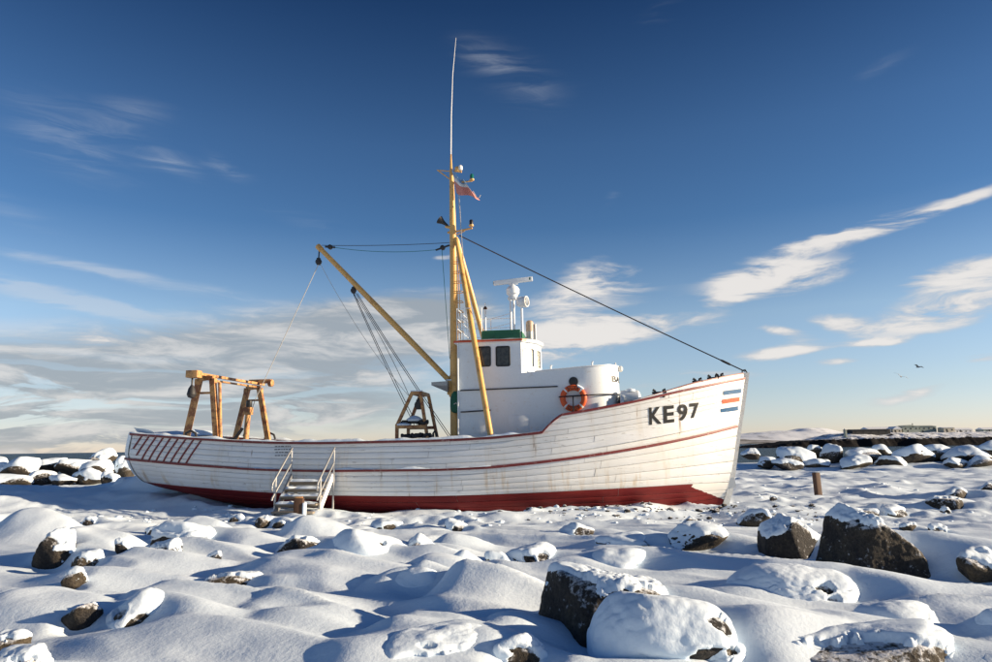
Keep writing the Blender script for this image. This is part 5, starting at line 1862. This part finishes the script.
# bow fittings: pairs of dark bitts on the rail
for k, (s_, sp) in enumerate(((4.42, .22), (5.45, .12), (5.90, .16), (6.10, .10))):
    u_, v_ = hull_uv(np.array([s_]), np.array([2.9]))
    P = hull_pt(u_, np.array([0.0]), -1, 0)[0]
    zb = P[2] + .03 + (0.10 if s_ > 5 else .03)
    mb = MB().tube([(s_ - sp / 2, P[1] + .05, zb - .10), (s_ - sp / 2, P[1] + .05, zb + .07), (s_ - sp / 2 - .05, P[1] + .05, zb + .10)], .035, 8)
    mb.tube([(s_ + sp / 2, P[1] + .05, zb - .10), (s_ + sp / 2, P[1] + .05, zb + .09), (s_ + sp / 2 + .05, P[1] + .05, zb + .10)], .035, 8)
    mb.tube([(s_ - sp / 2 - .07, P[1] + .05, zb + .02), (s_ + sp / 2 + .07, P[1] + .05, zb + .03)], .028, 8)
    mb.build('mooring_bitt', 'dark_iron', boat)

# ================================================================= THINGS ON AND ROUND THE BOAT
# flag at the masthead
fg = empty('flag', boat_w(-1.18, -.1, 9.9), -PSI)
tag(fg, 'faded limp flag in pale blue, white and red hanging at the masthead', 'flag')
for k, (a, b_, mm_) in enumerate(((0, .34, 'flag_blue'), (.34, .52, 'flag_white'), (.52, 1.0, 'flag_red'))):
    vs, n, mrow = [], 14, 8
    for j in range(mrow):
        for i in range(n):
            q = i / (n - 1)
            r_ = a + (b_ - a) * j / (mrow - 1)
            x = -.10 + .72 * q * (0.55 + .45 * r_) + .14 * r_
            z = .10 - .75 * r_ - .42 * q * (1 - .45 * r_) + .05 * math.sin(9 * q + 3 * r_)
            y = .07 * math.sin(11 * q + 2.2 * r_) * (0.4 + q)
            vs.append((x, y, z))
    mb = MB()
    mb.add(vs, [(j * n + i, j * n + i + 1, (j + 1) * n + i + 1, (j + 1) * n + i) for j in range(mrow - 1) for i in range(n - 1)])
    mb.build('flag_stripe', mm_, fg, True)
MB().tube([(.55, 0, -.62), (.66, 0, -.82), (.74, 0, -.84), (.78, 0, -.76)], .012, 6).build('flag_lanyard', 'rope_pale', fg)

# lifebuoy
lb = empty('lifebuoy', boat_w(2.222, -1.10, 2.905), -PSI)
tag(lb, 'orange lifebuoy with white bands and black lettering hanging on the deckhouse side', 'lifebuoy')
RM, RT = .285, .075


def torus_arc(a0, a1, R, r, n, seg=14, fl_=.8):
    vs, fs = [], []
    for i in range(n + 1):
        a = math.radians(a0 + (a1 - a0) * i / n)
        for k in range(seg):
            c = 2 * math.pi * k / seg
            rr_ = R + r * math.cos(c)
            vs.append((rr_ * math.cos(a), r * fl_ * math.sin(c), rr_ * math.sin(a)))
    for i in range(n):
        for k in range(seg):
            fs.append((i * seg + k, i * seg + (k + 1) % seg, (i + 1) * seg + (k + 1) % seg, (i + 1) * seg + k))
    return vs, fs


mb = MB()
mb.add(*torus_arc(0, 360, RM, RT, 56))
mb.build('ring', 'buoy_orange', lb)
for a in (45, 135, 225, 315):
    mb = MB()
    mb.add(*torus_arc(a - 4.5, a + 4.5, RM, RT + .004, 4))
    mb.build('white_band', 'buoy_white', lb)
for txt, top_ in (('BALDUR', True), ('KEFLAVIK', False)):
    mb = MB()
    stepd = 66 / len(txt)
    for i, ch in enumerate(txt):
        a = 90 + 33 - stepd * (i + .5) if top_ else 270 - 33 + stepd * (i + .5)
        me = text_mesh(ch, .125, .002)
        co = np.array([v.co[:] for v in me.vertices])
        cx = (co[:, 0].min() + co[:, 0].max()) / 2
        cy = (co[:, 1].min() + co[:, 1].max()) / 2
        ar = math.radians(a)
        rot = ar - math.pi / 2 if top_ else ar + math.pi / 2
        vs = []
        for x, y, _z in co:
            x, y = (x - cx) * .85, y - cy
            X = RM * math.cos(ar) + x * math.cos(rot) - y * math.sin(rot)
            Zq = RM * math.sin(ar) + x * math.sin(rot) + y * math.cos(rot)
            rr_ = math.hypot(X, Zq) - RM
            yy = -.8 * math.sqrt(max(RT ** 2 - rr_ ** 2, 0)) - .004
            vs.append((X, yy, Zq))
        mb.add(vs, [tuple(p.vertices) for p in me.polygons])
    mb.build('lettering', 'letter_black', lb)
mb = MB()
mb.add(*torus_arc(40, 70, RM + .05, .05, 10, 10, 1.2))
mb.build('snow_patch', 'snow_cap', lb)

# stairs up to the rail
sr = empty('boarding_stairs', boat_w(-4.46, -3.0, 0), -PSI)
tag(sr, 'open wooden steps with grey metal handrails leading up the hull side, snow on the treads', 'stairs')
X0, X1 = -.545, .545
for x in (X0, X1):
    mb = MB().bar((x, -.50, .05), (x, .47, .98), .045, .17, (1, 0, 0))
    mb.build('stringer', 'galvanised' if x < 0 else 'buoy_white', sr)
for k in range(4):
    z, y = .34 + k * .165, -.42 + k * .265
    td = MB().box((0, y, z), (1.06, .24, .04), bev=.006).box((0, y + .02, z - .045), (1.04, .05, .05)).build('tread', 'stair_wood', sr)
    sv2 = MB()
    XX, YY = np.meshgrid(np.linspace(-.5, .5, 24), np.linspace(-.125, .11, 6))
    ZZ = .02 + .055 * np.clip(fbm(XX * 4 + k * 9, YY * 6, 3, 50 + k) * 2.0 - .45, -.12, 1)
    ZZ[0] = .015
    ii = np.arange(144).reshape(6, 24)
    sv2.add(np.stack([XX.ravel(), YY.ravel() + y, ZZ.ravel() + z], 1), np.stack([ii[:-1, :-1].ravel(), ii[:-1, 1:].ravel(), ii[1:, 1:].ravel(), ii[1:, :-1].ravel()], 1))
    sv2.build('tread_snow', 'snow_cap', td, True)
MB().box((0, -.60, .16), (1.05, .22, .05), bev=.01).build('bottom_step', 'stair_wood', sr)
for x in (X0 - .03, X1 + .03):
    mb = MB()
    mb.tube([(x, -.40, .02), (x, -.40, .98)], .026, 8).tube([(x, .47, .1 if x > 0 else .75), (x, .47, 1.62)], .024, 8)
    for dz in (0, -.36):
        mb.tube([(x, -.58, .74 + dz + .06), (x, -.56, .80 + dz + .05), (x, .50, 1.69 + dz)], .022, 8)
    mb.tube([(x, -.58, .78), (x, -.60, .70), (x, -.56, .67)], .022, 8)
    mb.build('handrail', 'galvanised', sr)
    sn_ = MB().tube([(x, -.42, .94), (x, .1, 1.375)], .012, 6)
# brown stump in front of the stairs
wb = empty('wooden_stump', boat_w(-4.22, -3.85, 0), -PSI + .2)
tag(wb, 'short square brown timber stump standing in front of the steps', 'stump')
MB().box((0, 0, .22), (.21, .20, .60), bev=.012).build('timber', 'post_wood', wb)
MB().box((.0, -.02, .535), (.17, .13, .035), bev=.01).build('metal_cap', 'gallows_rust', wb)
MB().box((.135, -.02, .16), (.07, .2, .52), bev=.03).build('snow_crust', 'snow_cap', wb)

# post in the snow beyond the bow
pw = empty('wooden_post', (9.93, 22.28, 0))
tag(pw, 'short brown wooden post standing alone in the snow right of the bow', 'post')
gz = ground_z(9.93, 22.28)
pb = MB().box((0, 0, .22), (.17, .17, 1.0), bev=.015).build('timber', 'post_wood', pw)
pb.rotation_euler = (0, math.radians(-2), .3)
MB().box((0, 0, .732), (.15, .15, .02), bev=.006).build('snow_cap', 'snow_cap', pw)


# gulls
def gull(pos, rz, bank, lab):
    g_ = empty('gull', pos, rz)
    g_.rotation_euler = (bank, 0, rz)
    tag(g_, lab, 'bird', 'gulls over the headland')
    MB().lathe([(.005, -.24), (.03, -.18), (.055, -.05), (.06, .05), (.04, .16), (.03, .2), (.005, .25)], (0, 0, 0), 10, Matrix.Rotation(math.pi / 2, 3, 'Y')).build('body', 'gull_white', g_)
    for sy in (-1, 1):
        mb = MB()
        mb.add([(.10, sy * .04, .03), (.12, sy * .30, .15), (.02, sy * .62, .08), (-.06, sy * .62, .07), (-.06, sy * .30, .14), (-.08, sy * .04, .03),
                (.10, sy * .04, .01), (.12, sy * .30, .13), (-.06, sy * .30, .12), (-.08, sy * .04, .01)], [(0, 1, 4, 5), (1, 2, 3, 4), (6, 9, 8, 7), (7, 8, 3, 2)])
        mb.build('wing', 'gull_white', g_)


gull((34.7, 60, 7.1), 0.9, .5, 'dark little gull flying above the headland, the lower one')
gull((36.3, 60, 7.9), 2.0, .2, 'dark little gull flying above the headland, the higher one')


# ================================================================= FAR HEADLAND BUILDINGS
def far_building(name, x0, x1, y, dep, z0, ze, zr, wallm, roofm, label, wins=0, gable_x=True):
    o = empty(name, ((x0 + x1) / 2, y, z0 - 2))
    tag(o, label, 'building', 'buildings on the headland')
    wd_, h_ = (x1 - x0), ze - z0 + 2
    MB().box((0, dep / 2, h_ / 2), (wd_, dep, h_)).build('wall', wallm, o)
    r_ = MB()
    e = .5
    if gable_x:     # ridge along x
        pr = [(-e, h_ + .02), (dep / 2, h_ + zr - ze), (dep + e, h_ + .02)]
        vs = [(-wd_ / 2 - e, q[0], q[1]) for q in pr] + [(wd_ / 2 + e, q[0], q[1]) for q in pr]
    else:
        pr = [(-wd_ / 2 - e, h_ + .02), (0, h_ + zr - ze), (wd_ / 2 + e, h_ + .02)]
        vs = [(q[0], -e, q[1]) for q in pr] + [(q[0], dep + e, q[1]) for q in pr]
    r_.add(vs, [(0, 1, 2), (3, 5, 4), (0, 3, 4, 1), (1, 4, 5, 2), (0, 2, 5, 3)])
    r_.build('roof', roofm, o)
    for k in range(wins):
        x = -wd_ / 2 + wd_ * (k + .5) / wins
        MB().box((x, -.03, h_ - 1.9), (1.3, .12, 1.4)).build('window', 'glass_dark', o)
    MB().box((-wd_ * .2, -.03, 3.0), (1.2, .12, 2.4)).build('door', 'far_dark', o)
    return o


far_building('fish_shed', 337, 373, 672, 14, 7.0, 12.4, 13.3, 'far_dark', 'far_dark', 'long dark low shed at the left end of the headland buildings', 5)
far_building('warehouse', 362, 384, 690, 16, 9.6, 13.4, 15.6, 'far_white', 'roof_snow', 'building with a long snow-white roof behind the dark shed', 3)
far_building('gabled_house', 384.5, 393, 688, 14, 9.6, 13.2, 15.8, 'far_cream', 'roof_snow', 'small cream gable-fronted house between the white roof and the green hall', 2, False)
far_building('green_hall', 395.5, 411, 690, 18, 9.6, 15.2, 17.0, 'far_green', 'far_green', 'pale green hall with a pitched roof, left half of the tallest pair', 3, False)
far_building('green_annex', 411.5, 430.5, 694, 18, 9.6, 15.4, 16.6, 'far_green', 'far_green', 'long pale green hall, right half of the tallest pair', 4)
far_building('cream_block', 431.5, 442, 684, 10, 9.4, 13.6, 14.4, 'far_cream', 'roof_snow', 'cream block just right of the green halls', 2)
far_building('long_low_house', 446, 463, 690, 10, 9.2, 11.8, 13.4, 'far_white', 'roof_snow', 'long low white house right of the cream block', 4)
far_building('grey_house', 474, 492, 690, 12, 9.2, 11.6, 13.6, 'far_green', 'roof_snow', 'grey-green house with snowy roof cut by the right edge', 3)
lt = empty('light_tower', (326, 664, 4.0))
tag(lt, 'tiny pale square light tower on the tip of the headland', 'tower')
MB().box((0, 0, 4.2), (2.3, 2.3, 8.4), bev=.2).build('shaft', 'far_green', lt)
MB().box((0, 0, 8.6), (2.9, 2.9, .35)).build('gallery', 'far_dark', lt)
MB().lathe([(.8, 8.7), (.8, 9.5), (.1, 10.0)], (0, 0, 0), 10).build('lantern', 'far_white', lt)
mp_ = empty('flag_pole', (404, 688, 14.0))
tag(mp_, 'thin mast rising above the roof of the green hall', 'mast')
MB().tube([(0, 0, 0), (0, 0, 4.6)], .25, 6).tube([(-.8, 0, 3.8), (.8, 0, 3.8)], .15, 6).build('pole', 'far_dark', mp_)
